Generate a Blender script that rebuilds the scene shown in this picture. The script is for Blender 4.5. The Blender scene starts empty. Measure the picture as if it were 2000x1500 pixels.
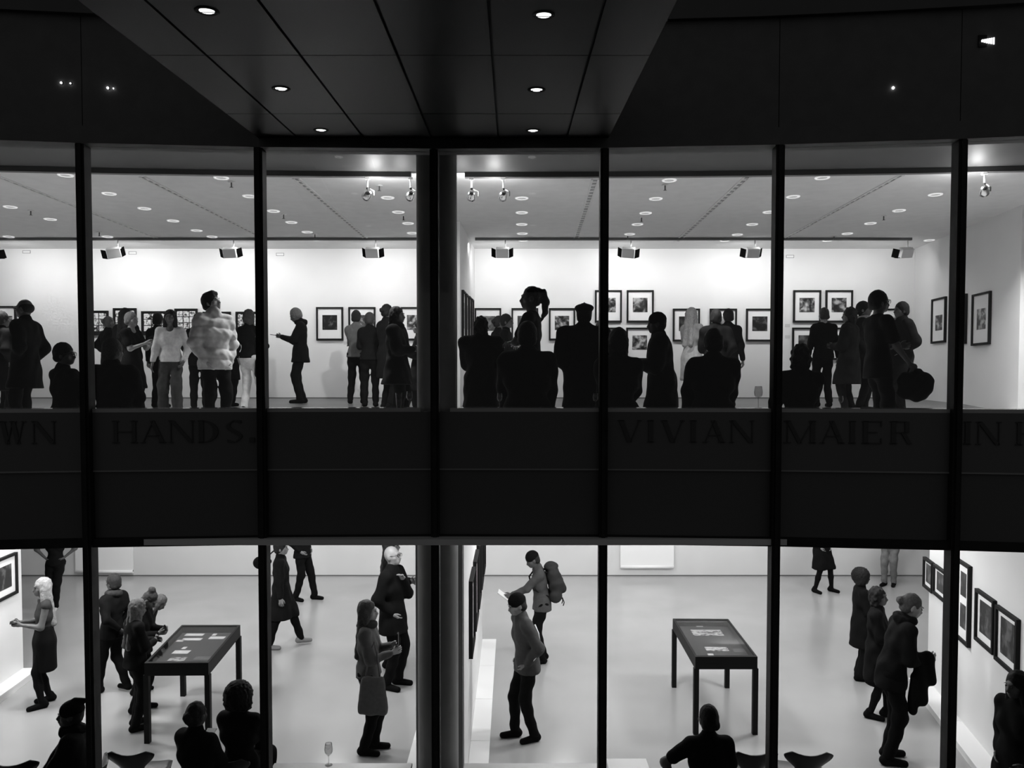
import bpy, bmesh, math, random
import numpy as np
from mathutils import Vector, Matrix

SC = bpy.context.scene
COL = SC.collection
R = math.radians
rng = random.Random(7)

# ------------------------------------------------------------------ camera, world, exposure
F = 1550.0                      # focal length in pixels of the 2000 px wide frame
PITCH = R(2.0)
HOR = 747.0                     # picture row of the horizon
CY = HOR + F * math.tan(PITCH)
EYE = 4.2                       # camera height above the lower gallery floor
cam_data = bpy.data.cameras.new('camera')
cam = bpy.data.objects.new('camera', cam_data)
COL.objects.link(cam)
cam_data.sensor_fit = 'HORIZONTAL'
cam_data.sensor_width = 36.0
cam_data.lens = 36.0 * F / 2000.0
cam_data.shift_y = (CY - 750.0) / 2000.0
cam_data.clip_start = 0.05
cam.location = (0, 0, EYE)
cam.rotation_euler = (math.pi / 2 - PITCH, 0, 0)
SC.camera = cam

world = bpy.data.worlds.new('night')
SC.world = world
world.use_nodes = True
world.node_tree.nodes['Background'].inputs[0].default_value = (1, 1, 1, 1)
world.node_tree.nodes['Background'].inputs[1].default_value = 0.075

SC.view_settings.view_transform = 'Standard'
SC.view_settings.look = 'None'
SC.view_settings.gamma = 1.0
SC.view_settings.exposure = 0.0
SC.view_settings.use_curve_mapping = False
SC.cycles.max_bounces = 8
SC.cycles.diffuse_bounces = 5
SC.cycles.transparent_max_bounces = 16
SC.cycles.use_denoising = True
SC.cycles.sample_clamp_indirect = 4.0
SC.cycles.caustics_reflective = False
SC.cycles.caustics_refractive = False


def at(px, py, d):
    """the world point seen at picture point (px, py) at depth Y = d"""
    a = (px - 1000.0) / F
    b = (CY - py) / F
    y = math.cos(PITCH) + b * math.sin(PITCH)
    z = -math.sin(PITCH) + b * math.cos(PITCH)
    return Vector((a / y * d, d, EYE + z / y * d))


def atz(px, py, zz):
    """the world point seen at (px, py) on the level plane z = zz"""
    p = at(px, py, 1.0)
    d = (zz - EYE) / (p.z - EYE)
    return at(px, py, d)


def sc_at(d):
    return d / F


# ------------------------------------------------------------------ lights (flood lamps and added area fills of the two rooms)
def area(name, loc, target, power, sx, sy=None, spread=180):
    l = bpy.data.lights.new(name, 'AREA')
    l.energy = power
    l.shape = 'RECTANGLE'
    l.size = sx
    l.size_y = sy or sx
    l.spread = R(spread)
    o = bpy.data.objects.new(name, l)
    COL.objects.link(o)
    o.location = loc
    o.rotation_euler = (Vector(target) - Vector(loc)).to_track_quat('-Z', 'Y').to_euler()
    return o


def spot(name, loc, target, power, cone=60, blend=0.5, size=0.04):
    l = bpy.data.lights.new(name, 'SPOT')
    l.energy = power
    l.spot_size = R(cone)
    l.spot_blend = blend
    l.shadow_soft_size = size
    o = bpy.data.objects.new(name, l)
    COL.objects.link(o)
    o.location = loc
    o.rotation_euler = (Vector(target) - Vector(loc)).to_track_quat('-Z', 'Y').to_euler()
    return o


CEIL = EYE + 2.86               # upper gallery ceiling
WALLY = 17.1                    # back wall
FLOODX = [-15, 222, 449, 727, 981, 1227, 1470, 1769]
FLOODP = [at(x, 494, 15.75) for x in FLOODX]
for i, p in enumerate(FLOODP):  # flood lamps on the rear track, plus unseen wash fills added between them
    area('flood_light', (p.x, p.y + 0.13, p.z - 0.02), (p.x, WALLY, p.z - 1.4), 16 if i < 7 else 7, 0.2, 0.16)
    if i == 7:
        area('wash_fill', (p.x - 0.7, p.y - 0.02, CEIL - 0.12), (p.x - 1.2, WALLY, p.z - 2.6), 9, 0.9, 0.08)
        continue        # the last lamp hangs beside the right wall
    area('wash_fill', (p.x + 1.1, p.y - 0.02, CEIL - 0.12), (p.x + 1.1, WALLY, p.z - 2.6), 21, 1.9, 0.08)  # unseen wide fill added to even out the light on the wall
# unseen fill added over the ramp; its bounce brightens the upper ceiling
for x in (-7.5, -2.5, 2.5, 7.5):
    area('gallery_fill', (x, 11.6, CEIL - 0.02), (x, 11.6, 3.6), 96, 0.4, 0.4, 110)
# lower gallery: unseen ceiling lamps, some added to brighten the left floor
for x in (-6.2, -3.1, 0.9, 3.3, 6.2):
    area('gallery_fill', (x, 13.6, 2.86), (x, 14.4, 0), 50, 0.4, 0.4)
for x in (-6.3, -4.6, -1.8, 1.6, 3.8):
    area('gallery_fill', (x, 9.9, 2.86), (x, 10.2, 0), 52, 0.4, 0.4)
for x in (-7.5, -4.5, -1.5, 1.5, 4.5, 7.5):
    area('wall_fill', (x, 15.6, 2.84), (x, WALLY, 0.9), 22, 0.7, 0.2)
for x, y, tx, ty in ((5.2, 11.3, 5.6, 9.6), (2.9, 8.2, 5.0, 8.6), (-4.6, 10.2, -6.6, 9.4), (-5.2, 9.4, -6.9, 10.6), (0.5, 10.6, -0.5, 10.2), (1.2, 8.4, -0.5, 8.4)):
    area('wall_fill', (x, y, 2.84), (tx, ty, 1.3), 20, 0.3, 0.3)  # unseen lamps added to brighten the side walls and partition

# ------------------------------------------------------------------ materials (all grey, procedural)
_M = {}


def mat(name, v, rough=0.6, metal=0.0, noise=0.0, nscale=8.0, bump=0.0, spec=0.5, emit=0.0, coat=0.0):
    key = (name, v, rough, metal, noise, nscale, bump, spec, emit)
    if key in _M:
        return _M[key]
    m = bpy.data.materials.new(name)
    m.use_nodes = True
    nt = m.node_tree
    b = nt.nodes['Principled BSDF']
    b.inputs['Base Color'].default_value = (v, v, v, 1)
    b.inputs['Roughness'].default_value = rough
    b.inputs['Metallic'].default_value = metal
    b.inputs['Specular IOR Level'].default_value = spec
    if coat:
        b.inputs['Coat Weight'].default_value = coat
        b.inputs['Coat Roughness'].default_value = 0.15
    if emit:
        b.inputs['Emission Color'].default_value = (1, 1, 1, 1)
        b.inputs['Emission Strength'].default_value = emit
    if noise or bump:
        tc = nt.nodes.new('ShaderNodeTexCoord')
        n = nt.nodes.new('ShaderNodeTexNoise')
        n.inputs['Scale'].default_value = nscale
        n.inputs['Detail'].default_value = 4
        nt.links.new(tc.outputs['Object'], n.inputs['Vector'])
        if noise:
            mr = nt.nodes.new('ShaderNodeMapRange')
            mr.inputs['From Min'].default_value = 0.3
            mr.inputs['From Max'].default_value = 0.7
            mr.inputs['To Min'].default_value = v * (1 - noise)
            mr.inputs['To Max'].default_value = min(1, v * (1 + noise))
            nt.links.new(n.outputs['Fac'], mr.inputs['Value'])
            nt.links.new(mr.outputs['Result'], b.inputs['Base Color'])
        if bump:
            bp = nt.nodes.new('ShaderNodeBump')
            bp.inputs['Strength'].default_value = bump
            bp.inputs['Distance'].default_value = 0.01
            nt.links.new(n.outputs['Fac'], bp.inputs['Height'])
            nt.links.new(bp.outputs['Normal'], b.inputs['Normal'])
    _M[key] = m
    return m


def glass_mat(name, v=1.0, refl=1.0, rough=0.0):
    m = bpy.data.materials.new(name)
    m.use_nodes = True
    nt = m.node_tree
    nt.nodes.clear()
    out = nt.nodes.new('ShaderNodeOutputMaterial')
    mix = nt.nodes.new('ShaderNodeMixShader')
    tr = nt.nodes.new('ShaderNodeBsdfTransparent')
    gl = nt.nodes.new('ShaderNodeBsdfGlossy')
    fr = nt.nodes.new('ShaderNodeFresnel')
    mu = nt.nodes.new('ShaderNodeMath')
    mu.operation = 'MULTIPLY'
    mu.inputs[1].default_value = refl
    ge = nt.nodes.new('ShaderNodeNewGeometry')
    mb_ = nt.nodes.new('ShaderNodeMath')
    mb_.operation = 'MULTIPLY_ADD'
    mb_.inputs[1].default_value = 1 / 1.45 - 1.45
    mb_.inputs[2].default_value = 1.45
    nt.links.new(ge.outputs['Backfacing'], mb_.inputs[0])
    nt.links.new(mb_.outputs[0], fr.inputs['IOR'])
    tr.inputs['Color'].default_value = (v, v, v, 1)
    gl.inputs['Roughness'].default_value = rough
    nt.links.new(fr.outputs[0], mu.inputs[0])
    nt.links.new(mu.outputs[0], mix.inputs[0])
    nt.links.new(tr.outputs[0], mix.inputs[1])
    nt.links.new(gl.outputs[0], mix.inputs[2])
    nt.links.new(mix.outputs[0], out.inputs['Surface'])
    return m


def photo_mat(name, style):
    """a generic black and white photographic print: blotches of grey and black"""
    m = bpy.data.materials.new(name)
    m.use_nodes = True
    nt = m.node_tree
    b = nt.nodes['Principled BSDF']
    b.inputs['Roughness'].default_value = 0.35
    tc = nt.nodes.new('ShaderNodeTexCoord')
    oi = nt.nodes.new('ShaderNodeObjectInfo')
    mp = nt.nodes.new('ShaderNodeMapping')
    sc = nt.nodes.new('ShaderNodeVectorMath')
    sc.operation = 'SCALE'
    sc.inputs[0].default_value = (37, 53, 71)
    nt.links.new(oi.outputs['Random'], sc.inputs['Scale'])
    nt.links.new(tc.outputs['Object'], mp.inputs['Vector'])
    nt.links.new(sc.outputs[0], mp.inputs['Location'])
    n = nt.nodes.new('ShaderNodeTexNoise')
    n.inputs['Scale'].default_value = {'a': 7, 'b': 10, 'c': 20, 'd': 8}[style]
    n.inputs['Detail'].default_value = 5
    n.inputs['Distortion'].default_value = 0.3
    nt.links.new(mp.outputs[0], n.inputs['Vector'])
    cr = nt.nodes.new('ShaderNodeValToRGB')
    e = cr.color_ramp.elements
    e[0].position = 0.40 if style != 'c' else 0.36
    e[0].color = (0.006, 0.006, 0.006, 1)
    e[1].position = 0.66 if style != 'c' else 0.52
    hi = {'a': 0.45, 'b': 0.55, 'c': 0.8, 'd': 0.12}[style]
    e[1].color = (hi, hi, hi, 1)
    x = cr.color_ramp.elements.new(0.5 if style != 'c' else 0.44)
    lo = {'a': 0.05, 'b': 0.10, 'c': 0.30, 'd': 0.01}[style]
    x.color = (lo, lo, lo, 1)
    nt.links.new(n.outputs['Fac'], cr.inputs[0])
    nt.links.new(cr.outputs[0], b.inputs['Base Color'])
    return m


M_WALL = mat('white_wall', 0.80, 0.75, noise=0.03, nscale=2, bump=0.05)
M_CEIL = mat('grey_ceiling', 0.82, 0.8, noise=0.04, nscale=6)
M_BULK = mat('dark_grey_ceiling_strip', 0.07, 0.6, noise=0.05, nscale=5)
M_FLOOR = mat('polished_screed', 0.37, 0.20, noise=0.07, nscale=0.9)
M_PLINTH = mat('white_plinth', 0.88, 0.5)
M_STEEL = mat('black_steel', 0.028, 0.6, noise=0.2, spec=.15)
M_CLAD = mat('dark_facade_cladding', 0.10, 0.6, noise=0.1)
M_SPAND = mat('dark_spandrel_glass', 0.12, 0.5)
M_SPAND2 = mat('darker_spandrel_glass', 0.10, 0.5)
M_LETTER = mat('matt_black_lettering', 0.075, 0.8)
M_COL = mat('grey_column_paint', 0.24, 0.5, noise=0.06)
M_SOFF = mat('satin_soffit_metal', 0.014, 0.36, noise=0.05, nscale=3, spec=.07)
M_TRACK = mat('grey_track', 0.10, 0.5)
M_WHITE = mat('white_enamel', 0.85, 0.4)
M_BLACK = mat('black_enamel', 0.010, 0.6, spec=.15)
M_CHROME = mat('chrome', 0.8, 0.18, metal=1.0)
M_FRAME = mat('black_frame_wood', 0.008, 0.7, spec=.2)
M_MATB = mat('white_mat_board', 0.86, 0.8)
M_PAPER = mat('white_paper', 0.85, 0.7)
M_LEDGE = mat('light_grey_counter', 0.45, 0.10)
M_GLASS = glass_mat('window_glass', 0.97, 0.8)
M_WGLASS = glass_mat('thin_clear_glass', 0.86, 2.2, 0.02)
M_CASEG = glass_mat('display_case_glass', 0.85, 0.7)
M_LAMP = mat('lit_lamp', 0.9, 0.4, emit=9.0)
M_RIM_GLOW = mat('rim_glow', 0.9, 0.3, emit=0.55)  # glow stands in for light caught by the unlit downlights' reflective rims
PHOTO = {k: photo_mat('photographic_print', k) for k in 'abcd'}

# ------------------------------------------------------------------ object helpers


def link(name, me, parent=None, loc=None, smooth=False):
    o = bpy.data.objects.new(name, me)
    COL.objects.link(o)
    if parent is not None:
        o.parent = parent
    if loc is not None:
        o.location = loc
    return o


def empty(name, loc, label=None, cat=None, group=None, rz=0.0):
    o = bpy.data.objects.new(name, None)
    COL.objects.link(o)
    o.location = loc
    o.rotation_euler = (0, 0, rz)
    o.empty_display_size = 0.1
    return tag(o, label, cat, group)


def tag(o, label=None, cat=None, group=None, kind=None):
    if label:
        o['label'] = label
    if cat:
        o['category'] = cat
    if group:
        o['group'] = group
    if kind:
        o['kind'] = kind
    return o


def struct(o):
    o['kind'] = 'structure'
    return o


class MB:
    """collects boxes, tubes and lathes into one mesh"""

    def __init__(self):
        self.v = []
        self.f = []
        self.sm = []

    def add(self, vs, fs, smooth=False):
        n = len(self.v)
        self.v += [tuple(v) for v in vs]
        self.f += [tuple(i + n for i in f) for f in fs]
        self.sm += [smooth] * len(fs)
        return self

    def box(self, x0, x1, y0, y1, z0, z1, T=None):
        vs = [Vector((x, y, z)) for z in (z0, z1) for y in (y0, y1) for x in (x0, x1)]
        if T is not None:
            vs = [T @ v for v in vs]
        return self.add(vs, [(0, 2, 3, 1), (4, 5, 7, 6), (0, 1, 5, 4), (2, 6, 7, 3), (0, 4, 6, 2), (1, 3, 7, 5)])

    def prism(self, poly, z0, z1):
        n = len(poly)
        vs = [(x, y, z0) for x, y in poly] + [(x, y, z1) for x, y in poly]
        fs = [tuple(range(n))[::-1], tuple(range(n, 2 * n))]
        fs += [(i, (i + 1) % n, n + (i + 1) % n, n + i) for i in range(n)]
        return self.add(vs, fs)

    def tube(self, pts, rad, n=8, cap=True):
        pts = [Vector(p) for p in pts]
        if not hasattr(rad, '__len__'):
            rad = [rad] * len(pts)
        vs, fs = [], []
        prev = None
        for i, p in enumerate(pts):
            t = (pts[min(i + 1, len(pts) - 1)] - pts[max(i - 1, 0)])
            t = t.normalized() if t.length > 1e-9 else Vector((0, 0, 1))
            if prev is None:
                u = t.orthogonal().normalized()
            else:
                u = (prev - t * prev.dot(t))
                u = u.normalized() if u.length > 1e-6 else t.orthogonal().normalized()
            prev = u
            w = t.cross(u)
            for k in range(n):
                a = 2 * math.pi * k / n
                vs.append(p + (u * math.cos(a) + w * math.sin(a)) * rad[i])
        for i in range(len(pts) - 1):
            for k in range(n):
                k2 = (k + 1) % n
                fs.append((i * n + k, i * n + k2, (i + 1) * n + k2, (i + 1) * n + k))
        self.add(vs, fs, True)
        if cap:
            m = len(self.v) - len(vs)
            self.f += [tuple(m + k for k in range(n))[::-1], tuple(m + (len(pts) - 1) * n + k for k in range(n))]
            self.sm += [False, False]
        return self

    def lathe(self, prof, n=20, o=(0, 0, 0)):
        vs, fs = [], []
        for r, z in prof:
            for k in range(n):
                a = 2 * math.pi * k / n
                vs.append((o[0] + r * math.cos(a), o[1] + r * math.sin(a), o[2] + z))
        for i in range(len(prof) - 1):
            for k in range(n):
                k2 = (k + 1) % n
                fs.append((i * n + k, i * n + k2, (i + 1) * n + k2, (i + 1) * n + k))
        return self.add(vs, fs, True)

    def ball(self, c, r, seg=8, ring=6):
        r = r if hasattr(r, '__len__') else (r, r, r)
        vs, fs = [], []
        for i in range(ring + 1):
            th = math.pi * i / ring
            for k in range(seg):
                a = 2 * math.pi * k / seg
                vs.append((c[0] + r[0] * math.sin(th) * math.cos(a), c[1] + r[1] * math.sin(th) * math.sin(a), c[2] + r[2] * math.cos(th)))
        for i in range(ring):
            for k in range(seg):
                k2 = (k + 1) % seg
                fs.append((i * seg + k, (i + 1) * seg + k, (i + 1) * seg + k2, i * seg + k2))
        return self.add(vs, fs, True)

    def mesh(self, name, m):
        me = bpy.data.meshes.new(name)
        me.from_pydata(self.v, [], self.f)
        me.polygons.foreach_set('use_smooth', self.sm)
        me.materials.append(m)
        me.update()
        return me

    def build(self, name, m, parent=None, loc=None, rot=None):
        o = link(name, self.mesh(name, m), parent, loc)
        if rot is not None:
            o.rotation_euler = rot
        return o


def bevel(o, w=0.005, seg=2):
    b = o.modifiers.new('bevel', 'BEVEL')
    b.width = w
    b.segments = seg
    b.limit_method = 'ANGLE'
    return o


def copy_tree(o, parent=None):
    c = o.copy()
    COL.objects.link(c)
    if parent is not None:
        c.parent = parent
    for ch in list(o.children):
        copy_tree(ch, c)
    return c
# ================================================================== THE SETTING

def yf(x):
    """depth of the gently curved facade"""
    return 6.45 - 0.0175 * (x + 0.4) ** 2


XL, XR = -11.5, 11.5


def floor_up(y):
    """upper gallery floor: level-ish at the back, a gentle ramp towards the facade"""
    if y >= 14.8:
        return EYE - (0.342 + (17.1 - y) * (0.40 - 0.342) / 2.3)
    return EYE - (0.40 + (14.8 - y) * 0.0625)


# lower floor (also the terrace in front), lower ceiling / slab, upper floor
struct(MB().box(XL, XR, 5.9, 20, -0.3, 0.0).build('floor', M_FLOOR))
struct(MB().box(-40, 40, -45, 5.9, -0.5, -0.3).build('ground', mat('dark_asphalt', 0.04, 0.9)))
mb = MB()
NX = 24
xs = [XL + (XR - XL) * i / NX for i in range(NX + 1)]


def curved_slab(yb, zb0, zt0, yoff=0.0, prof=None):
    """a slab whose front edge follows the facade; prof: list of (y, z top) behind it"""
    m = MB()
    for i in range(NX):
        x0, x1 = xs[i], xs[i + 1]
        y0, y1 = yf(x0) + yoff, yf(x1) + yoff
        vs = [(x0, y0, zb0), (x1, y1, zb0), (x1, yb, zb0), (x0, yb, zb0),
              (x0, y0, zt0(y0)), (x1, y1, zt0(y1)), (x1, yb, zt0(yb)), (x0, yb, zt0(yb))]
        fs = [(0, 3, 2, 1), (4, 5, 6, 7), (0, 1, 5, 4), (2, 3, 7, 6)]
        if i == 0:
            fs.append((0, 4, 7, 3))
        if i == NX - 1:
            fs.append((1, 2, 6, 5))
        m.add(vs, fs)
    return m


M_UFLOOR = mat('dark_polished_floor', 0.12, 0.4, noise=0.05, nscale=2)
M_RAMP = mat('bounce_ramp_floor', 0.6, 0.5, noise=0.05, nscale=2)  # unseen front floor made pale to bounce light onto the ceiling
struct(curved_slab(13.2, 2.95, floor_up, 0.08).build('floor', M_RAMP))
m = MB()
m.add([(XL, 13.2, 2.95), (XR, 13.2, 2.95), (XR, 14.8, 2.95), (XL, 14.8, 2.95), (XL, 13.2, floor_up(13.2)), (XR, 13.2, floor_up(13.2)), (XR, 14.8, floor_up(14.8)), (XL, 14.8, floor_up(14.8))], [(0, 3, 2, 1), (4, 5, 6, 7), (0, 1, 5, 4)])
m.box(XL, XR, 14.8, 20, 2.95, 3.8)
m.add([(XL, 14.8, floor_up(14.8)), (XR, 14.8, floor_up(14.8)), (XR, 20, floor_up(20)), (XL, 20, floor_up(20))], [(0, 1, 2, 3)])
struct(m.build('floor', M_UFLOOR))
struct(MB().box(XL, XR, 6.3, 17.1, 2.90, 2.948).build('ceiling', mat('lower_ceiling_paint', 0.8, 0.8)))

# upper ceiling: grey field behind the front track, darker strip between track and facade


def tracky(x):
    return 10.93 - 0.007 * x * x


def strip(y0f, y1f, z0, z1, n=NX):
    m = MB()
    for i in range(n):
        a, b = XL + (XR - XL) * i / n, XL + (XR - XL) * (i + 1) / n
        vs = [(a, y0f(a), z0), (b, y0f(b), z0), (b, y1f(b), z0), (a, y1f(a), z0),
              (a, y0f(a), z1), (b, y0f(b), z1), (b, y1f(b), z1), (a, y1f(a), z1)]
        m.add(vs, [(0, 3, 2, 1), (4, 5, 6, 7), (0, 1, 5, 4), (2, 3, 7, 6)])
    return m


m = strip(lambda x: tracky(x) + 0.02, lambda x: 17.3, CEIL, CEIL + 0.3)
ceil_up = struct(m.build('ceiling', M_CEIL))
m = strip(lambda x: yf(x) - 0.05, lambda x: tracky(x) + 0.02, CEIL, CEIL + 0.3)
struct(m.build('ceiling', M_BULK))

# back wall (one for both floors), sides
struct(MB().box(XL, XR, WALLY, 17.4, 0, 3.75).build('wall_back', mat('lower_wall_paint', .66, .75, noise=.03, nscale=2)))
struct(MB().box(XL, XR, WALLY, 17.4, 3.80, CEIL + 0.3).build('wall_back', M_WALL))
struct(MB().box(XL - 0.2, XL, 5.8, 17.4, -0.3, 9).build('wall_left', M_WALL))
struct(MB().box(XR, XR + 0.2, 5.8, 17.4, -0.3, 9).build('wall_right', M_WALL))
# thin dark skirting at the foot of both back walls
struct(MB().box(XL, XR, WALLY - 0.012, WALLY, 0, 0.022).build('baseboard_back', mat('dark_skirting', 0.12)))
struct(MB().box(XL, XR, WALLY - 0.012, WALLY, floor_up(17.1) - 0.02, floor_up(17.1) + 0.02).build('baseboard_back', mat('dark_skirting', 0.12)))


class VWall:
    """a vertical wall plane through two plan points"""

    def __init__(self, p, q):
        self.p = Vector((p[0], p[1]))
        self.q = Vector((q[0], q[1]))
        self.d = (self.q - self.p).normalized()

    def hit(self, px, py):
        g = at(px, py, 1.0)
        ray = Vector((g.x, g.y))
        # p + s d = t ray
        den = self.d.x * (-ray.y) - self.d.y * (-ray.x)
        s = ((-self.p.x) * (-ray.y) - (-self.p.y) * (-ray.x)) / den
        pt = self.p + self.d * s
        return at(px, py, pt.y)


def slabwall(p, q, th, z0, z1, side):
    """box wall whose visible face runs p->q; side: +1 thickness to the left of p->q"""
    p, q = Vector(p), Vector(q)
    d = (q - p).normalized()
    n = Vector((-d.y, d.x)) * side * th
    return MB().prism([tuple(p), tuple(q), tuple(q + n), tuple(p + n)], z0, z1)


# lower partitions (faces measured in plan)
pe = atz(1811, 1340, 0)
pn = atz(1938.6, 1500, 0)
dd = (Vector((pn.x, pn.y)) - Vector((pe.x, pe.y))).normalized()
LR0 = Vector((pe.x, pe.y))
LR1 = LR0 + dd * 4.2
W_LR = VWall(LR0, LR1)
struct(slabwall(LR0, LR1, 0.3, 0, 2.9, +1).build('wall_right', M_WALL))
pe = atz(46, 1318, 0)
pn = atz(0, 1351, 0)
dd = (Vector((pn.x, pn.y)) - Vector((pe.x, pe.y))).normalized()
LL0 = Vector((pe.x, pe.y))
LL1 = LL0 + dd * 3.6
W_LL = VWall(LL0, LL1)
struct(slabwall(LL0, LL1, 0.3, 0, 2.9, -1).build('wall_left', M_WALL))
e1 = atz(942, 1260, 0)
LM0 = Vector((e1.x, e1.y))
LM1 = Vector((-0.475, 7.75))
W_LM = VWall(LM0, LM1)
struct(MB().prism([(LM0.x, LM0.y), (LM0.x - 0.48, LM0.y), (-0.95, 7.75), (-0.475, 7.75)], 0, 2.9).build('wall_middle', M_WALL))
struct(MB().box(-0.94, -0.485, 7.70, 7.745, 0, 2.86).build('trim_1', M_COL))

# white plinth ledges along the lower partitions


def ledge(p0, p1, w, side, h=0.10, n=3, name='trim_2', slabs=True):
    p0, p1 = Vector(p0), Vector(p1)
    d = (p1 - p0)
    L = d.length
    d.normalize()
    nn = Vector((-d.y, d.x)) * side * w
    root = struct(MB().prism([tuple(p0), tuple(p1), tuple(p1 + nn * 0.94), tuple(p0 + nn * 0.94)], 0.0, h - 0.02).build(name, M_PLINTH))
    for i in range(n):
        a, b = p0 + d * (L * i / n + 0.003), p0 + d * (L * (i + 1) / n - 0.003)
        MB().prism([tuple(a), tuple(b), tuple(b + nn), tuple(a + nn)], h - 0.02, h).build('slab', M_PLINTH, root)


ledge((LM0.x + 0.002, LM0.y), (LM1.x + 0.002, LM1.y), 0.22, +1, n=4, name='trim_2')
ledge((LM0.x - 0.482, LM0.y), (-0.952, 7.75), 0.18, -1, n=4, name='trim_3')
ledge(LR0, LR1, 0.24, -1, n=3, name='trim_4')
ledge(LL0, LL1, 0.22, +1, n=3, name='trim_5')

# upper partitions
a = at(898, 432, (CEIL - EYE) / (at(0, 432, 1).z - EYE))
b = at(927, 488, WALLY)
UM0, UM1 = Vector((a.x, a.y)), Vector((b.x, b.y))
W_UM = VWall(UM0, UM1)
struct(MB().prism([tuple(UM0), tuple(UM1), (UM1.x - 0.35, UM1.y), (UM0.x - 0.35, UM0.y)], 3.4, CEIL).build('wall_middle', M_WALL))
b = at(1787, 489, WALLY)
UR1 = Vector((b.x, b.y))
UR0 = Vector((at(1992, 600, 12.9).x, 12.9))
W_UR = VWall(UR0, UR1)
struct(MB().prism([tuple(UR0), (UR0.x + 0.5, UR0.y), (UR1.x + 0.8, UR1.y), tuple(UR1)], 3.4, CEIL).build('wall_right', M_WALL))

# upper counter and spandrels, headers: facade pieces follow the curve
MULL = [(-140, 60), (171, 60), (513, 60), (850, 60), (1178, 60), (1515, 60), (1865, 60), (2180, 60)]
MX = []
for px, _ in MULL:
    x = (px - 1000) / F * 6.4
    for _k in range(4):
        x = (px - 1000) / F * yf(x)
    MX.append(x)
ZS = at(850, 797, 6.45).z       # front edge of the counter (3.99)
ZM = at(850, 915, 6.45).z
ZH = at(850, 1051, 6.45).z      # head of the lower windows
ZT = at(850, 296, 6.45).z       # head of the upper windows
ZSO = at(850, 268, 6.45).z      # underside of the soffit at the facade


def yc(x):
    """depth of the flat facade panels (chords between the mullions)"""
    for i in range(7):
        if MX[i] <= x <= MX[i + 1]:
            t = (x - MX[i]) / (MX[i + 1] - MX[i])
            return yf(MX[i]) * (1 - t) + yf(MX[i + 1]) * t
    return yf(x)


def seg_box(x0, x1, o0, o1, z0, z1):
    """piece between two facade points, offsets o0..o1 behind the facade line"""
    y0, y1 = yf(x0), yf(x1)
    return [(x0, y0 + o0), (x1, y1 + o0), (x1, y1 + o1), (x0, y0 + o1)]


ctr = struct(MB().prism(seg_box(MX[0], MX[1], 0, .28, 0, 0), ZS - 0.03, ZS).build('trim_6', M_LEDGE))
for i in range(1, 7):
    if i == 3:
        MB().prism(seg_box(MX[3] + .12, MX[4], 0, .28, 0, 0), ZS - 0.03, ZS).build('counter_slab', M_LEDGE, ctr)
    elif i == 2:
        MB().prism(seg_box(MX[2], MX[3] - .12, 0, .28, 0, 0), ZS - 0.03, ZS).build('counter_slab', M_LEDGE, ctr)
    else:
        MB().prism(seg_box(MX[i], MX[i + 1], 0, .28, 0, 0), ZS - 0.03, ZS).build('counter_slab', M_LEDGE, ctr)
# built-in bench behind the counter, out of the camera's sight
for i in range(7):
    x0, x1 = MX[i] + 0.02, MX[i + 1] - 0.02
spn = struct(MB().prism(seg_box(MX[0] + .03, MX[1] - .03, 0.0, .02, 0, 0), ZM, ZS - 0.030).build('wall_facade', M_SPAND))
for i in range(1, 7):
    MB().prism(seg_box(MX[i] + .03, MX[i + 1] - .03, 0.0, .02, 0, 0), ZM, ZS - 0.030).build('spandrel_panel', M_SPAND, spn)
for i in range(7):
    MB().prism(seg_box(MX[i] + .03, MX[i + 1] - .03, 0.015, .035, 0, 0), ZH + 0.03, ZM - 0.012).build('spandrel_panel', M_SPAND2, spn)
    MB().prism(seg_box(MX[i] + .03, MX[i + 1] - .03, -0.006, .05, 0, 0), ZM - 0.012, ZM).build('joint_rail', mat('thin_grey_rail', 0.3, 0.3), spn)
for i in range(7):
    MB().prism(seg_box(MX[i], MX[i + 1], 0.036, .079, 0, 0), ZH, ZS - 0.030).build('backing_panel', M_CLAD, spn)
    MB().prism(seg_box(MX[i], MX[i + 1], -0.03, .12, 0, 0), ZH - 0.04, ZH + 0.03).build('window_head_rail', M_STEEL, spn)
# header above the upper windows and the dark storey over it
hd = struct(MB().prism(seg_box(MX[0], MX[1], -0.08, .10, 0, 0), ZT, ZSO + 0.02).build('wall_facade', M_CLAD))
for i in range(1, 7):
    MB().prism(seg_box(MX[i], MX[i + 1], -0.08, .10, 0, 0), ZT, ZSO + 0.02).build('header_beam', M_CLAD, hd)
for i in range(7):
    for k, (za, zb) in enumerate(((ZSO + 0.03, ZSO + 1.95), (ZSO + 1.97, ZSO + 4.2))):
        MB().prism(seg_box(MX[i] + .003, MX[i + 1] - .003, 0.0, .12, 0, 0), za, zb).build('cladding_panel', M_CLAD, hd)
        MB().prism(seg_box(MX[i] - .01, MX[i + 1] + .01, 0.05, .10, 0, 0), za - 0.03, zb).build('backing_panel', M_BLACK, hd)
# blind slits of light where the header meets the upper glass
# mullions
for i, x in enumerate(MX):
    y = yf(x)
    w, dp = 0.034, 0.115
    if i == 3:
        w = 0.033
    m = MB().box(-w, w, -dp / 2, dp / 2, 0.0, ZT + 0.02)
    m.box(-w * 0.45, w * 0.45, -dp / 2 - 0.02, -dp / 2, 0.0, ZT + 0.01)
    o = struct(m.build('trim_%d' % (10 + i), M_STEEL, None, (x, y, 0)))
    slope = 2 * 0.0175 * (x + 0.4)
    o.rotation_euler = (0, 0, -math.atan(slope) * 0.5)
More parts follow.
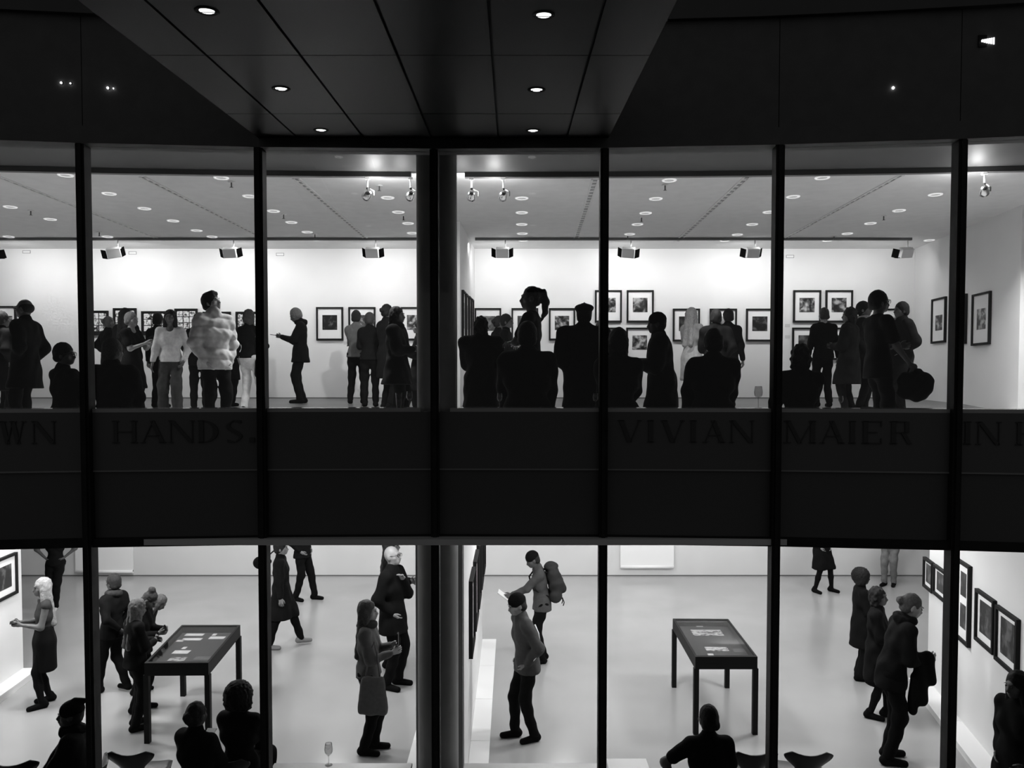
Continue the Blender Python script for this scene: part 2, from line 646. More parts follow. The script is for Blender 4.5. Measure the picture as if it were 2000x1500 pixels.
# glass panes
for i in range(7):
    x0, x1 = MX[i] + 0.03, MX[i + 1] - 0.03
    w = struct(MB().prism(seg_box(x0, x1, 0.008, .020, 0, 0), ZS - 0.03 + 0.031, ZT).build('window_%d' % (i + 1), M_GLASS))
    w = struct(MB().prism(seg_box(x0, x1, 0.008, .020, 0, 0), 0.02, ZH - 0.04).build('window_%d' % (i + 8), M_GLASS))
# central round column (both storeys)
cx = at(854, 747, 7.12).x
struct(MB().lathe([(0.183, 0.0), (0.183, 2.95)], 48, (cx, 7.12, 0)).build('column', M_COL))
struct(MB().lathe([(0.180, floor_up(7.12)), (0.180, CEIL)], 48, (cx, 7.12, 0)).build('column', M_COL))

# ceiling joints of the upper gallery (pairs of thin light strips) and tracks
for (xa, ya, xb, yb, w) in ((-10, 342, 320, 470, .035), (278, 345, 520, 468, .045), (578, 348, 720, 470, .05),
                            (1163, 350, 1124, 470, .06), (1460, 345, 1322, 472, .06), (1760, 342, 1525, 470, .035)):
    za = CEIL
    A, B = atz(xa, ya, za), atz(xb, yb, za)
    d = (B - A)
    L = d.length
    ang = math.atan2(d.y, d.x)
    jt = struct(MB().box(0, L, -w / 2 - 0.03, -w / 2, -0.012, 0.0).box(0, L, w / 2, w / 2 + 0.03, -0.012, 0.0).build('trim_20', mat('light_joint_strip', 0.75, 0.5), None, (A.x, A.y, za), (0, 0, ang)))
    n = 26
    for k in range(n):
        MB().box(L * (k + .15) / n, L * (k + .6) / n, -w / 2, w / 2, -0.007, 0.0).build('joint_cover', mat('joint_grey', 0.3, 0.5), jt)


def poly_bar(pts, w, h, name, material, lab):
    root = empty(name, pts[0], lab, 'lighting track')
    for i in range(len(pts) - 1):
        a, b = Vector(pts[i]), Vector(pts[i + 1])
        d = b - a
        ang = math.atan2(d.y, d.x)
        MB().box(0, d.length, -w / 2, w / 2, 0, h).build('track_segment', material, root, a - Vector(pts[0]), (0, 0, ang))
    return root


def trk(x, dz=0.07):
    return (x, tracky(x), CEIL - dz)


xr = at(908, 345, 10.93).x
poly_bar([trk(XL + 0.02 + (xr - 0.75 - XL) * i / 8) for i in range(9)], .08, .068, 'lighting_track', M_TRACK, 'dark lighting track under the ceiling near the glass, left of the column')
poly_bar([trk(xr + (XR - 0.02 - xr) * i / 8) for i in range(9)], .08, .068, 'lighting_track', M_TRACK, 'dark lighting track under the ceiling near the glass, right of the column')
yb_ = 15.8
xe = at(925, 470, 15.8).x
xw = at(1850, 472, 15.8).x
poly_bar([(XL + 0.02, yb_, CEIL - .052), (-6, yb_, CEIL - .052), (xe - 0.75, yb_, CEIL - .052)], .06, .05, 'lighting_track', M_TRACK, 'thin rear lighting track before the white wall, left of the partition')
xw2 = min(xw, 7.9)
poly_bar([(xe + .03, yb_, CEIL - .052), (4, yb_, CEIL - .052), (xw2, yb_, CEIL - .052)], .06, .05, 'lighting_track', M_TRACK, 'thin rear lighting track before the white wall, right of the partition')

# ------------------------------------------------------------------ soffit over the camera
def soff_pt(px, py):
    d = 2419.0 / (652.0 - py)
    return at(px, py, d)


s0 = soff_pt(500, 268)
s1 = soff_pt(300, 107)
yA, zA = s0.y, s0.z
sl = (s1.z - s0.z) / (s1.y - s0.y)


def soffz(y):
    return zA + sl * (y - yA)


SX = [soff_pt(px, 266).x for px in (500, 578, 708, 842, 973, 1107, 1190)]
SYs = [6.33, soff_pt(500, 222).y, soff_pt(500, 108).y, 3.25, 2.05, 0.85, -0.35]
sf_ang = math.atan(sl)
bk = MB()
for a_, b_ in ((SYs[0], SYs[-1]),):
    z0, z1 = soffz(a_), soffz(b_)
    bk.add([(SX[0], a_, z0 + .02), (SX[-1], a_, z0 + .02), (SX[-1], b_, z1 + .02), (SX[0], b_, z1 + .02),
            (SX[0], a_, z0 + .5), (SX[-1], a_, z0 + .5), (SX[-1], b_, z1 + .5), (SX[0], b_, z1 + .5)],
           [(0, 1, 2, 3), (7, 6, 5, 4), (0, 4, 5, 1), (1, 5, 6, 2), (2, 6, 7, 3), (3, 7, 4, 0)])
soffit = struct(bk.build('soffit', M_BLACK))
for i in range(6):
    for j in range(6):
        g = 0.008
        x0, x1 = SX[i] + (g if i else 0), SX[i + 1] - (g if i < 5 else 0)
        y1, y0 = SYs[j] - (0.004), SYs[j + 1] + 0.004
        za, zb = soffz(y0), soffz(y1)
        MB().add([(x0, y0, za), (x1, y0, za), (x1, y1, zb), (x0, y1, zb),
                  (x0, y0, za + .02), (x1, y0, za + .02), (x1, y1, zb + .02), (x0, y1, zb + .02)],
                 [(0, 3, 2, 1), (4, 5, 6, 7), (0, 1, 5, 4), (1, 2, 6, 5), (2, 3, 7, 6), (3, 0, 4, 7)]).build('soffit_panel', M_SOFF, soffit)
side_nm = [('left row', 0), ('right row', 1)]
for k, (px, py, row, pos) in enumerate(((404, 22, 'left', 'nearest the camera'), (549, 173, 'left', 'in the middle'), (627, 254, 'left', 'nearest the glass'),
                                        (1062, 30, 'right', 'nearest the camera'), (1048, 175, 'right', 'in the middle'), (1041, 255, 'right', 'nearest the glass'))):
    p = soff_pt(px, py)
    rt = empty('downlight', (p.x, p.y, soffz(p.y)), 'round lit downlight in the metal soffit, %s row, %s' % (row, pos), 'ceiling light', 'downlights in the outside soffit')
    rt.rotation_euler = (sf_ang, 0, 0)
    MB().lathe([(0.042, -0.001), (0.044, -0.005), (0.056, -0.005), (0.058, 0.0)], 28).build('trim_ring', M_STEEL, rt)
    MB().lathe([(0.0, -0.003), (0.030, -0.003), (0.036, 0.0)], 24).build('lens', mat('soffit_lens', .9, .4, emit=2.2), rt)
    MB().tube([(-0.05, 0, -0.006), (0.05, 0, -0.006)], .0018, 5).build('cross_bar', M_STEEL, rt)

# ------------------------------------------------------------------ lettering on the spandrel, a thick-and-thin serif alphabet
def letter(ch, w, h):
    """strokes as quads in a w x h box"""
    T, t, s = 0.20 * h, 0.045 * h, 0.09 * h
    q = []

    def bar(x0, y0, x1, y1, th):
        q.append([(x0 - th / 2, y0), (x0 + th / 2, y0), (x1 + th / 2, y1), (x1 - th / 2, y1)])

    def ser(x, y, ln=None):
        ln = ln or T * 1.5
        yy = y if y < h / 2 else y - t
        q.append([(x - ln / 2, yy), (x + ln / 2, yy), (x + ln / 2, yy + t), (x - ln / 2, yy + t)])
    if ch == 'H':
        for x in (T * .7, w - T * .7):
            bar(x, 0, x, h, T * .8)
            ser(x, 0)
            ser(x, h)
        q.append([(T, h * .48), (w - T, h * .48), (w - T, h * .48 + t), (T, h * .48 + t)])
    elif ch == 'I':
        bar(w / 2, 0, w / 2, h, T)
        ser(w / 2, 0)
        ser(w / 2, h)
    elif ch == 'A':
        bar(T * .4, 0, w / 2, h, t)
        bar(w - T * .7, 0, w / 2 - t, h, T)
        q.append([(w * .25, h * .3), (w * .75, h * .3), (w * .75, h * .3 + t), (w * .25, h * .3 + t)])
        ser(T * .4, 0, T)
        ser(w - T * .7, 0)
    elif ch == 'V':
        bar(w / 2, 0, T * .6, h, T)
        bar(w / 2 + t, 0, w - T * .4, h, t)
        ser(T * .6, h)
        ser(w - T * .4, h, T)
    elif ch == 'N':
        bar(T * .4, 0, T * .4, h, t)
        bar(w - T * .6, 0, T * .6, h, T)
        bar(w - T * .4, 0, w - T * .4, h, t)
        ser(T * .4, 0, T)
        ser(T * .4, h, T)
        ser(w - T * .4, h, T)
    elif ch == 'W':
        for k in (0, 1):
            o = k * w * .42
            bar(o + w * .29, 0, o + T * .5, h, T * .9)
            bar(o + w * .29, 0, o + w * .5, h, t)
        ser(T * .5, h)
        ser(w * .42 + T * .5, h)
        ser(w * .95, h, T)
    elif ch == 'M':
        bar(T * .4, 0, T * .4, h, t)
        bar(w * .48, 0, T * .5, h, T * .9)
        bar(w * .48, 0, w - T * .7, h, t)
        bar(w - T * .7, 0, w - T * .7, h, T)
        for x in (T * .4, w - T * .7):
            ser(x, 0)
            ser(x, h)
    elif ch in 'ER':
        bar(T * .8, 0, T * .8, h, T)
        ser(T * .8, 0)
        ser(T * .8, h)
        if ch == 'E':
            for y in (0, h * .48, h - t):
                q.append([(T, y), (w * (.95 if y != h * .48 else .75), y), (w * (.95 if y != h * .48 else .75), y + t), (T, y + t)])
            bar(w * .93, 0, w * .93, h * .25, t)
            bar(w * .93, h * .75, w * .93, h, t)
        else:
            q.append([(T, h - t), (w * .7, h - t), (w * .7, h), (T, h)])
            q.append([(T, h * .48), (w * .7, h * .48), (w * .7, h * .48 + t), (T, h * .48 + t)])
            bar(w * .72, h * .5, w * .72, h * .98, T * .9)
            bar(w * .85, 0, w * .55, h * .5, T * .9)
    elif ch == 'D':
        bar(T * .8, 0, T * .8, h, T)
        ser(T * .8, 0)
        ser(T * .8, h)
        n = 10
        for k in range(n):
            a0, a1 = math.pi * (k / n - .5), math.pi * ((k + 1) / n - .5)
            th0, th1 = t + T * .9 * max(0, math.cos(a0)), t + T * .9 * max(0, math.cos(a1))
            rx, ry = w - T * 1.3, h / 2
            q.append([(T + rx * math.cos(a0), h / 2 + ry * math.sin(a0)), (T + rx * math.cos(a1), h / 2 + ry * math.sin(a1)),
                      (T + (rx - th1) * math.cos(a1), h / 2 + (ry - t) * math.sin(a1)), (T + (rx - th0) * math.cos(a0), h / 2 + (ry - t) * math.sin(a0))])
    elif ch == 'S':
        pts = []
        for k in range(15):
            u = k / 14
            y = h * (1 - u)
            x = w / 2 - math.sin(u * 2 * math.pi) * w * .34
            pts.append((x, y))
        for k in range(14):
            th = T * (.35 + .8 * math.exp(-((k - 6.5) / 3.2) ** 2))
            bar(pts[k + 1][0], pts[k + 1][1], pts[k][0], pts[k][1], th * 1.3)
        q.append([(w * .12, 0), (w * .5, 0), (w * .5, t), (w * .12, t * 3)])
        q.append([(w * .5, h - t), (w * .9, h - 3 * t), (w * .88, h), (w * .5, h)])
    elif ch == '.':
        q.append([(0, 0), (T * 1.1, 0), (T * 1.1, T * 1.1), (0, T * 1.1)])
    m = MB()
    for p in q:
        vs = [(x, 0, y) for x, y in p] + [(x, -0.006, y) for x, y in p]
        m.add(vs, [(0, 1, 2, 3), (7, 6, 5, 4), (0, 4, 5, 1), (1, 5, 6, 2), (2, 6, 7, 3), (3, 7, 4, 0)])
    return m


zlet = at(850, 863, 6.45).z
hlet = at(850, 820, 6.45).z - zlet
WORDS = [
    ('black serif letters WN at the left end of the dark spandrel', [('W', 0, 46), ('N', 62, 106)]),
    ('black serif word HANDS. on the dark spandrel under the puffer jacket', [('H', 219, 266), ('A', 275, 322), ('N', 330, 378), ('D', 386, 428), ('S', 440, 474), ('.', 487, 497)]),
    ('black serif first word reading VIVIAN on the dark spandrel right of the column', [('V', 1208, 1252), ('I', 1262, 1280), ('V', 1292, 1336), ('I', 1345, 1363), ('A', 1374, 1416), ('N', 1426, 1472)]),
    ('black serif word MAIER on the dark spandrel below the woman with messy hair', [('M', 1535, 1592), ('A', 1603, 1648), ('I', 1657, 1672), ('E', 1683, 1722), ('R', 1738, 1782)]),
    ('black serif letters IN and H at the right end of the spandrel', [('I', 1882, 1898), ('N', 1908, 1952), ('H', 1984, 2030)]),
]
for lab, ls in WORDS:
    root = None
    for ch, x0, x1 in ls:
        X0 = (x0 - 1000) / F * 6.4
        for _ in range(3):
            X0 = (x0 - 1000) / F * yf(X0)
        X1 = X0 + (x1 - x0) / F * yf(X0)
        p = Vector((X0, yc(X0) - 0.003, zlet))
        if root is None:
            root = empty('lettering', p, lab, 'lettering')
            base = p
        sl_ = (yc(X1) - yc(X0)) / (X1 - X0)
        letter(ch, X1 - X0, hlet).build('letter', M_LETTER, root, p - base, (0, 0, math.atan(sl_)))
# ================================================================== PEOPLE: implicit bodies and clothes


def _rot(ax, a):
    return np.array(Matrix.Rotation(a, 3, ax))


class Field:
    """smooth union of round cones and ellipsoids, meshed with surface nets"""

    def __init__(self, k=0.02):
        self.k = k
        self.p = []
        self.cuts = []
        self.disp = None

    def cone(self, a, b, ra, rb, flat=None, fc=1.0):
        self.p.append(('c', np.array(a, float), np.array(b, float), ra, rb, None if flat is None else np.array(flat, float), fc))
        return self

    def ell(self, c, r, M=None):
        self.p.append(('e', np.array(c, float), np.array(r, float), np.eye(3) if M is None else M))
        return self

    def plane(self, pt, n):
        """remove everything on the side n points to"""
        self.cuts.append(('p', np.array(pt, float), np.array(n, float)))
        return self

    def cut_ell(self, c, r, M=None):
        self.cuts.append(('e', np.array(c, float), np.array(r, float), np.eye(3) if M is None else M))
        return self

    @staticmethod
    def _ev(pr, P):
        if pr[0] == 'c':
            _, a, b, ra, rb, n, fc = pr
            v = P - a
            ab = b - a
            if n is not None:
                v = v + (fc - 1) * (v @ n)[..., None] * n
                ab = ab + (fc - 1) * (ab @ n) * n
            t = np.clip((v @ ab) / max(ab @ ab, 1e-9), 0, 1)
            d = np.sqrt(((v - t[..., None] * ab) ** 2).sum(-1)) - (ra + (rb - ra) * t)
            return d
        _, c, r, M = pr
        q = (P - c) @ M
        k0 = np.sqrt(((q / r) ** 2).sum(-1))
        k1 = np.sqrt(((q / r ** 2) ** 2).sum(-1))
        return k0 * (k0 - 1) / np.maximum(k1, 1e-6)

    def mesh(self, h):
        lo, hi = [], []
        for pr in self.p:
            if pr[0] == 'c':
                r = max(pr[3], pr[4])
                lo.append(np.minimum(pr[1], pr[2]) - r)
                hi.append(np.maximum(pr[1], pr[2]) + r)
            else:
                r = pr[2].max()
                lo.append(pr[1] - r)
                hi.append(pr[1] + r)
        mar = self.k * 1.5 + 2.5 * h + (0.03 if self.disp else 0)
        L = np.min(lo, 0) - mar
        H = np.max(hi, 0) + mar
        n = np.ceil((H - L) / h).astype(int) + 1
        ax = [L[i] + h * np.arange(n[i]) for i in range(3)]
        S = np.zeros(n, np.float64)
        for pr, l, u in zip(self.p, lo, hi):
            m2 = self.k * 6 + h
            i0 = np.maximum(((l - m2 - L) / h).astype(int), 0)
            i1 = np.minimum(((u + m2 - L) / h).astype(int) + 2, n)
            g = np.stack(np.meshgrid(ax[0][i0[0]:i1[0]], ax[1][i0[1]:i1[1]], ax[2][i0[2]:i1[2]], indexing='ij'), -1)
            d = self._ev(pr, g)
            S[i0[0]:i1[0], i0[1]:i1[1], i0[2]:i1[2]] += np.exp(np.clip(-d / self.k, -60, 40))
        f = -self.k * np.log(np.maximum(S, 1e-4))
        G = None
        if self.cuts or self.disp:
            G = np.stack(np.meshgrid(*ax, indexing='ij'), -1)
        if self.disp:
            f = f + self.disp(G)
        for c in self.cuts:
            if c[0] == 'p':
                f = np.maximum(f, (G - c[1]) @ c[2])
            else:
                f = np.maximum(f, -self._ev(c, G))
        return nets(f, L, h)


def nets(f, L, h):
    f = f.astype(np.float32)
    ins = f < 0
    nx, ny, nz = f.shape
    cs = np.zeros((nx - 1, ny - 1, nz - 1), np.int8)
    for dx in (0, 1):
        for dy in (0, 1):
            for dz in (0, 1):
                cs += ins[dx:nx - 1 + dx, dy:ny - 1 + dy, dz:nz - 1 + dz]
    act = (cs > 0) & (cs < 8)
    idx = np.argwhere(act)
    if len(idx) == 0:
        return np.zeros((0, 3)), np.zeros((0, 4), int)
    vid = -np.ones(act.shape, np.int64)
    vid[act] = np.arange(len(idx))
    acc = np.zeros((len(idx), 3))
    cnt = np.zeros(len(idx))
    corners = [(0, 0, 0), (1, 0, 0), (0, 1, 0), (1, 1, 0), (0, 0, 1), (1, 0, 1), (0, 1, 1), (1, 1, 1)]
    val = [f[idx[:, 0] + c[0], idx[:, 1] + c[1], idx[:, 2] + c[2]] for c in corners]
    for a in range(8):
        for b in range(a + 1, 8):
            ca, cb = corners[a], corners[b]
            if sum(abs(ca[i] - cb[i]) for i in range(3)) != 1:
                continue
            m = (val[a] < 0) != (val[b] < 0)
            t = np.where(m, val[a] / np.where(m, val[a] - val[b], 1), 0)
            for i in range(3):
                acc[:, i] += np.where(m, ca[i] + t * (cb[i] - ca[i]), 0)
            cnt += m
    V = L + h * (idx + acc / cnt[:, None])
    Q = []
    # edges along each axis
    for axi in range(3):
        sl0 = [slice(None)] * 3
        sl1 = [slice(None)] * 3
        sl0[axi] = slice(0, -1)
        sl1[axi] = slice(1, None)
        m = ins[tuple(sl0)] != ins[tuple(sl1)]
        e = np.argwhere(m)
        o1, o2 = [(1, 2), (2, 0), (0, 1)][axi]
        ok = (e[:, o1] > 0) & (e[:, o2] > 0) & (e[:, o1] < f.shape[o1] - 1) & (e[:, o2] < f.shape[o2] - 1)
        e = e[ok]
        d1 = np.zeros(3, int)
        d1[o1] = 1
        d2 = np.zeros(3, int)
        d2[o2] = 1
        q = np.stack([vid[tuple((e - d1 - d2).T)], vid[tuple((e - d2).T)], vid[tuple(e.T)], vid[tuple((e - d1).T)]], 1)
        flip = ins[tuple(e.T)]
        q[~flip] = q[~flip][:, ::-1]
        Q.append(q)
    return V, np.concatenate(Q)


def np_mesh(name, parts, m):
    """parts: list of (V, Q) arrays -> one mesh"""
    V = np.concatenate([p[0] for p in parts])
    off = 0
    qs, ls = [], []
    for v, q in parts:
        qs.append((np.asarray(q) + off).reshape(-1))
        ls.append(np.full(len(q), q.shape[1] if len(q) else 4))
        off += len(v)
    loops = np.concatenate(qs).astype(np.int32)
    tot = np.concatenate(ls).astype(np.int32)
    me = bpy.data.meshes.new(name)
    me.vertices.add(len(V))
    me.vertices.foreach_set('co', V.astype(np.float32).ravel())
    me.loops.add(len(loops))
    me.loops.foreach_set('vertex_index', loops)
    me.polygons.add(len(tot))
    st = np.zeros(len(tot), np.int32)
    st[1:] = np.cumsum(tot)[:-1]
    me.polygons.foreach_set('loop_start', st)
    me.polygons.foreach_set('loop_total', tot)
    me.polygons.foreach_set('use_smooth', np.ones(len(tot), bool))
    me.materials.append(m)
    me.update(calc_edges=True)
    return me


def tube_np(pts, rad, n=6):
    pts = [np.array(p, float) for p in pts]
    vs, qs = [], []
    u = None
    for i, p in enumerate(pts):
        t = pts[min(i + 1, len(pts) - 1)] - pts[max(0, i - 1)]
        t = t / (np.linalg.norm(t) + 1e-9)
        if u is None:
            u = np.cross(t, [0.3, 0.5, 0.81])
        u = u - t * (u @ t)
        u = u / (np.linalg.norm(u) + 1e-9)
        w = np.cross(t, u)
        for k in range(n):
            a = 2 * math.pi * k / n
            vs.append(p + (u * math.cos(a) + w * math.sin(a)) * rad[i])
    for i in range(len(pts) - 1):
        for k in range(n):
            qs.append((i * n + k, i * n + (k + 1) % n, (i + 1) * n + (k + 1) % n, (i + 1) * n + k))
    m = len(vs)
    vs.append(pts[0])
    vs.append(pts[-1] + (pts[-1] - pts[-2]) * 0.35)
    for k in range(0, n, 2):
        qs.append((m, (k + 2) % n, (k + 1) % n, k))
        b = (len(pts) - 1) * n
        qs.append((m + 1, b + k, b + (k + 1) % n, b + (k + 2) % n))
    return np.array(vs), np.array(qs)


def ik(a, t, l1, l2, pole):
    v = t - a
    D = np.linalg.norm(v)
    D2 = min(D, (l1 + l2) * 0.999)
    D2 = max(D2, abs(l1 - l2) + 0.02)
    u = v / max(D, 1e-6)
    t = a + u * D2
    c = (l1 * l1 + D2 * D2 - l2 * l2) / (2 * D2)
    hh = math.sqrt(max(l1 * l1 - c * c, 0))
    p = pole - u * (pole @ u)
    p = p / (np.linalg.norm(p) + 1e-9)
    return a + u * c + p * hh, t


ARMS = {  # wrist (out, forward, height), elbow pole (out, forward, up)
    'down': ((.235, .04, .84), (.35, -1, 0)),
    'loose': ((.27, .02, .86), (.6, -1, 0)),
    'pocket': ((.150, .06, .95), (.8, -1, -.1)),
    'jacket': ((.12, .20, .98), (1, -.5, -.2)),
    'hip': ((.17, .03, 1.02), (1, -.25, .1)),
    'front': ((.03, .25, 1.13), (.5, -.2, -1)),
    'hold': ((.08, .28, 1.17), (.4, -.3, -1)),
    'phone': ((.05, .33, 1.20), (.4, -.2, -1)),
    'reach': ((.10, .45, 1.15), (.3, -.2, -1)),
    'crossed': ((-.10, .19, 1.14), (1, .0, -.4)),
    'chin': ((.02, .20, 1.42), (.5, .2, -1)),
    'back': ((.05, -.18, .98), (1, -.2, -.2)),
    'lap': ((.06, .30, .98), (.6, -.2, -.6)),
    'out': ((.33, .05, .90), (.6, -1, 0)),
    'lean': ((.20, .28, .93), (.6, -.6, -.4)),
}

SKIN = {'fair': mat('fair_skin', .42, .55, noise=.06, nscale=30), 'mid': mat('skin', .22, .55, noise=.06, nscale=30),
        'dark': mat('backlit_skin', .05, .5, noise=.06, nscale=30), 'shade': mat('skin', .085, .55, noise=.06, nscale=30)}  # shade and dark: skin darkened to paint in the shade of backlit figures
M_EYE = mat('dark_eye', .01, .2)
M_LIP = mat('lips', .12, .5)
M_LENS = mat('spectacle_frame', .01, .3)

EYE_ME = MB().ball((0, 0, 0), (.011, .006, .006), 8, 5).mesh('eye', M_EYE)
MOUTH_ME = MB().ball((0, 0, 0), (.022, .006, .005), 8, 5).mesh('mouth', M_LIP)
BROW_ME = MB().tube([(-.017, .003, -.003), (0, -.002, .003), (.017, .004, -.001)], [.002, .0035, .002], 5).mesh('eyebrow', M_EYE)


def cloth(v, kind='cloth'):
    names = {0: 'black_cloth', 1: 'dark_grey_cloth', 2: 'grey_cloth', 3: 'light_cloth'}
    if v < .02:
        v *= .5
    i = 0 if v < .02 else 1 if v < .08 else 2 if v < .35 else 3
    return mat(names[i] if kind == 'cloth' else kind, v, .85, noise=.12, nscale=25, bump=.15, spec=.06 if v < .05 else .3)


def person(label, px, py, d=None, H=None, floor='U', face=180, feet=None, seated=False, lean=0, tilt=0, twist=0, nod=0, turn=0,
           L='down', Rr='down', stance=None, hair='short', hairv=.02, top='jacket', topv=.012, bottom='trousers', botv=.011,
           sleeve='long', hem=None, shoev=.01, skin='mid', scarf=None, glasses=False, hat=None, bulk=1.0, crouch=0, group=None,
           kneeh=None, ytop_is='head', collar=True, res=1.0, neckline=0, stripes=0, socks=None, wide=1.0):
    # ---- skeleton in person space (height 1.75, forward -Y, person's left +X)
    # heading: 0 faces the camera, 90 faces right in the picture, 180 away, -90 left
    pz = .93 - crouch
    if seated:
        pz = .56
    P = np.array([0, 0, pz])
    Rt = _rot('Z', R(twist)) @ _rot('Y', R(tilt)) @ _rot('X', R(lean))

    def T(x, y, z):
        return P + Rt @ np.array([x, y, z], float)
    Rh = Rt @ _rot('X', R(-lean * .35)) @ _rot('Z', R(turn)) @ _rot('X', R(nod))
    neck = T(0, .012, .53)
    headc = neck + Rh @ np.array([0, -.018, .155])

    def Hd(x, y, z):
        return headc + Rh @ np.array([x, y, z], float)
    sh = [T(s * .160 * wide, .008, .462) for s in (1, -1)]
    arms = []
    for s, spec, a in ((1, L, sh[0]), (-1, Rr, sh[1])):
        w, pole = ARMS[spec] if isinstance(spec, str) else spec
        tgt = P + Rt @ np.array([s * w[0], -w[1], w[2] - .93])
        pl = Rt @ np.array([s * pole[0], -pole[1], pole[2]], float)
        el, wr = ik(a, tgt, .285, .25, pl)
        arms.append((a, el, wr, s))
    hips = [P + np.array([s * .085, 0, -.01]) for s in (1, -1)]
    if stance is None:
        stance = [(.09, .45, 0), (.09, .42, 0)] if seated else [(.10, .02, 0), (.10, -.03, 0)]
    legs = []
    for s, hp, st in ((1, hips[0], stance[0]), (-1, hips[1], stance[1])):
        an = np.array([s * st[0], -st[1], .085 + st[2]])
        toe = R(st[3] if len(st) > 3 else 8) * s
        pole = np.array([s * (st[4] if len(st) > 4 else .05), -1 if len(st) < 5 else -.25, .6 if seated and len(st) < 5 else .1])
        kn, an = ik(hp, an, .43, .425, pole)
        legs.append((hp, kn, an, s, toe))
    headtop = Hd(0, 0, .125)
    # ---- scale and place
    if hat == 'beret':
        extra = .03
    elif hair in ('curly', 'bunup'):
        extra = .05
    else:
        extra = .012
    top_z = headtop[2] + extra * (1 if not hat else 1)
    if floor == 'U':
        zt = at(px, py, d).z
        sc = (zt - floor_up(d)) / top_z
        zf = floor_up(d)
        hp_ = at(px, py, d)
    else:
        if feet is not None:
            g = atz(px, feet, 0.0)
            d = g.y
            if H is None:
                sc = at(px, py, d).z / top_z
            else:
                sc = H / 1.75
        else:
            sc = (H or 1.72) / 1.75
            d = atz(px, py, top_z * sc).y
        zf = 0.0
        hp_ = at(px, max(py, 100), d)
    rz = R(face)
    hl = np.array([headtop[0], headtop[1]]) * sc
    ox = math.cos(rz) * hl[0] - math.sin(rz) * hl[1]
    oy = math.sin(rz) * hl[0] + math.cos(rz) * hl[1]
    loc = (hp_.x - ox, d - oy, zf)
    if floor == 'U':
        loc = (hp_.x - ox, d - oy, floor_up(d - oy))
    root = empty('person', loc, label, 'person', group, rz)
    root.scale = (sc, sc, sc)
    f = bulk
    X = lambda v: Rt @ np.array(v, float)
    fw = X((0, 1, 0))
    # ---- body
    B = Field(.014)
    B.cone(T(0, 0, -.02), T(0, 0, .02), .135, .13, fw, 1.25)
    B.cone(T(0, 0, .08), T(0, 0, .18), .115, .115, fw, 1.25)
    B.cone(T(.055, 0, .30), T(-.055, 0, .30), .098, .098, fw, 1.15)
    B.cone(T(.05, .005, .41), T(-.05, .005, .41), .072, .072, fw, 1.15)
    for q_ in sh:
        B.cone(q_, T(0, .015, .485), .046, .055)
    B.cone(T(0, .015, .47), neck + Rh @ np.array([0, -.005, .06]), .055, .05)
    for a, el, wr, s in arms:
        B.cone(a, el, .046, .037)
        B.cone(el, wr, .038, .024)
    for hp, kn, an, s, toe in legs:
        B.cone(hp, kn, .078, .05)
        B.cone(kn + (an - kn) * .0, kn + (an - kn) * .45, .046, .042)
        B.cone(kn + (an - kn) * .45, an, .042, .032)
        if seated:
            B.cone(hp, hp + (kn - hp) * .3, .09, .085)
        fd = np.array([math.sin(toe), -math.cos(toe), 0])
        B.cone(an + np.array([0, 0, -.04]) - fd * .04, an + np.array([0, 0, -.055]) + fd * .12, .036, .027)
    parts = [B.mesh(.019 * res)]
    # head, finer grid (its neck is the body's neck)
    Hf = Field(.009)
    Hf.ell(Hd(0, .012, .022), (.074, .092, .098), Rh)
    Hf.ell(Hd(0, -.025, -.045), (.055, .060, .065), Rh)
    Hf.cone(Hd(0, -.070, -.085), Hd(0, -.06, -.08), .018, .02)
    Hf.cone(Hd(0, -.083, .012), Hd(0, -.106, -.026), .008, .013)
    Hf.cone(Hd(0, -.084, -.055), Hd(0, -.08, -.06), .016, .016)
    Hf.cone(Hd(.028, -.078, .028), Hd(-.028, -.078, .028), .011, .011)
    Hf.cone(Hd(.045, -.05, -.02), Hd(.045, -.05, -.02), .022, .022)
    Hf.cone(Hd(-.045, -.05, -.02), Hd(-.045, -.05, -.02), .022, .022)
    for s in (1, -1):
        Hf.ell(Hd(s * .077, .012, -.012), (.008, .018, .030), Rh)
        Hf.cut_ell(Hd(s * .032, -.098, .008), (.017, .012, .010), Rh)
    Hf.cone(neck + Rh @ np.array([0, -.01, .03]), Hd(0, .015, -.03), .050, .050)
    parts.append(Hf.mesh(.0095 * res))
    # hands: palm + five fingers
    for a, el, wr, s in arms:
        fd = wr - el
        fd = fd / (np.linalg.norm(fd) + 1e-9)
        inn = Rt @ np.array([-s, 0, 0.])
        inn = inn - fd * (inn @ fd)
        nn = np.linalg.norm(inn)
        if nn < .3:
            inn = Rt @ np.array([0, 0, -1.])
            inn = inn - fd * (inn @ fd)
            nn = np.linalg.norm(inn)
        nrm = inn / nn                      # palm faces this way
        side = np.cross(fd, nrm)            # across the palm
        if side @ (Rt @ np.array([0, -1., .3])) < 0:
            side = -side                    # thumb side forward / up
        hf = Field(.007)
        c0, c1 = wr, wr + fd * .082
        hf.cone(c0 - fd * .02, c0 + fd * .015, .024, .026, nrm, 1.3)
        hf.cone(c0 + fd * .03 + side * .018, c1 + side * .024, .019, .017, nrm, 1.35)
        hf.cone(c0 + fd * .03 - side * .012, c1 - side * .022, .019, .016, nrm, 1.35)
        parts.append(hf.mesh(.009 * res))
        for k in range(4):
            o = side * (.030 - .020 * k)
            ln = (.070, .078, .072, .056)[k]
            b0 = c1 + o - fd * .012
            d1 = fd * .92 + nrm * .38
            d2 = fd * .55 + nrm * .82
            p1 = b0 + d1 * ln * .5
            p2 = p1 + (d1 + d2) * .5 * ln * .33
            p3 = p2 + d2 * ln * .3
            parts.append(tube_np([b0, p1, p2, p3], (.0095, .0088, .0080, .0062), 5))
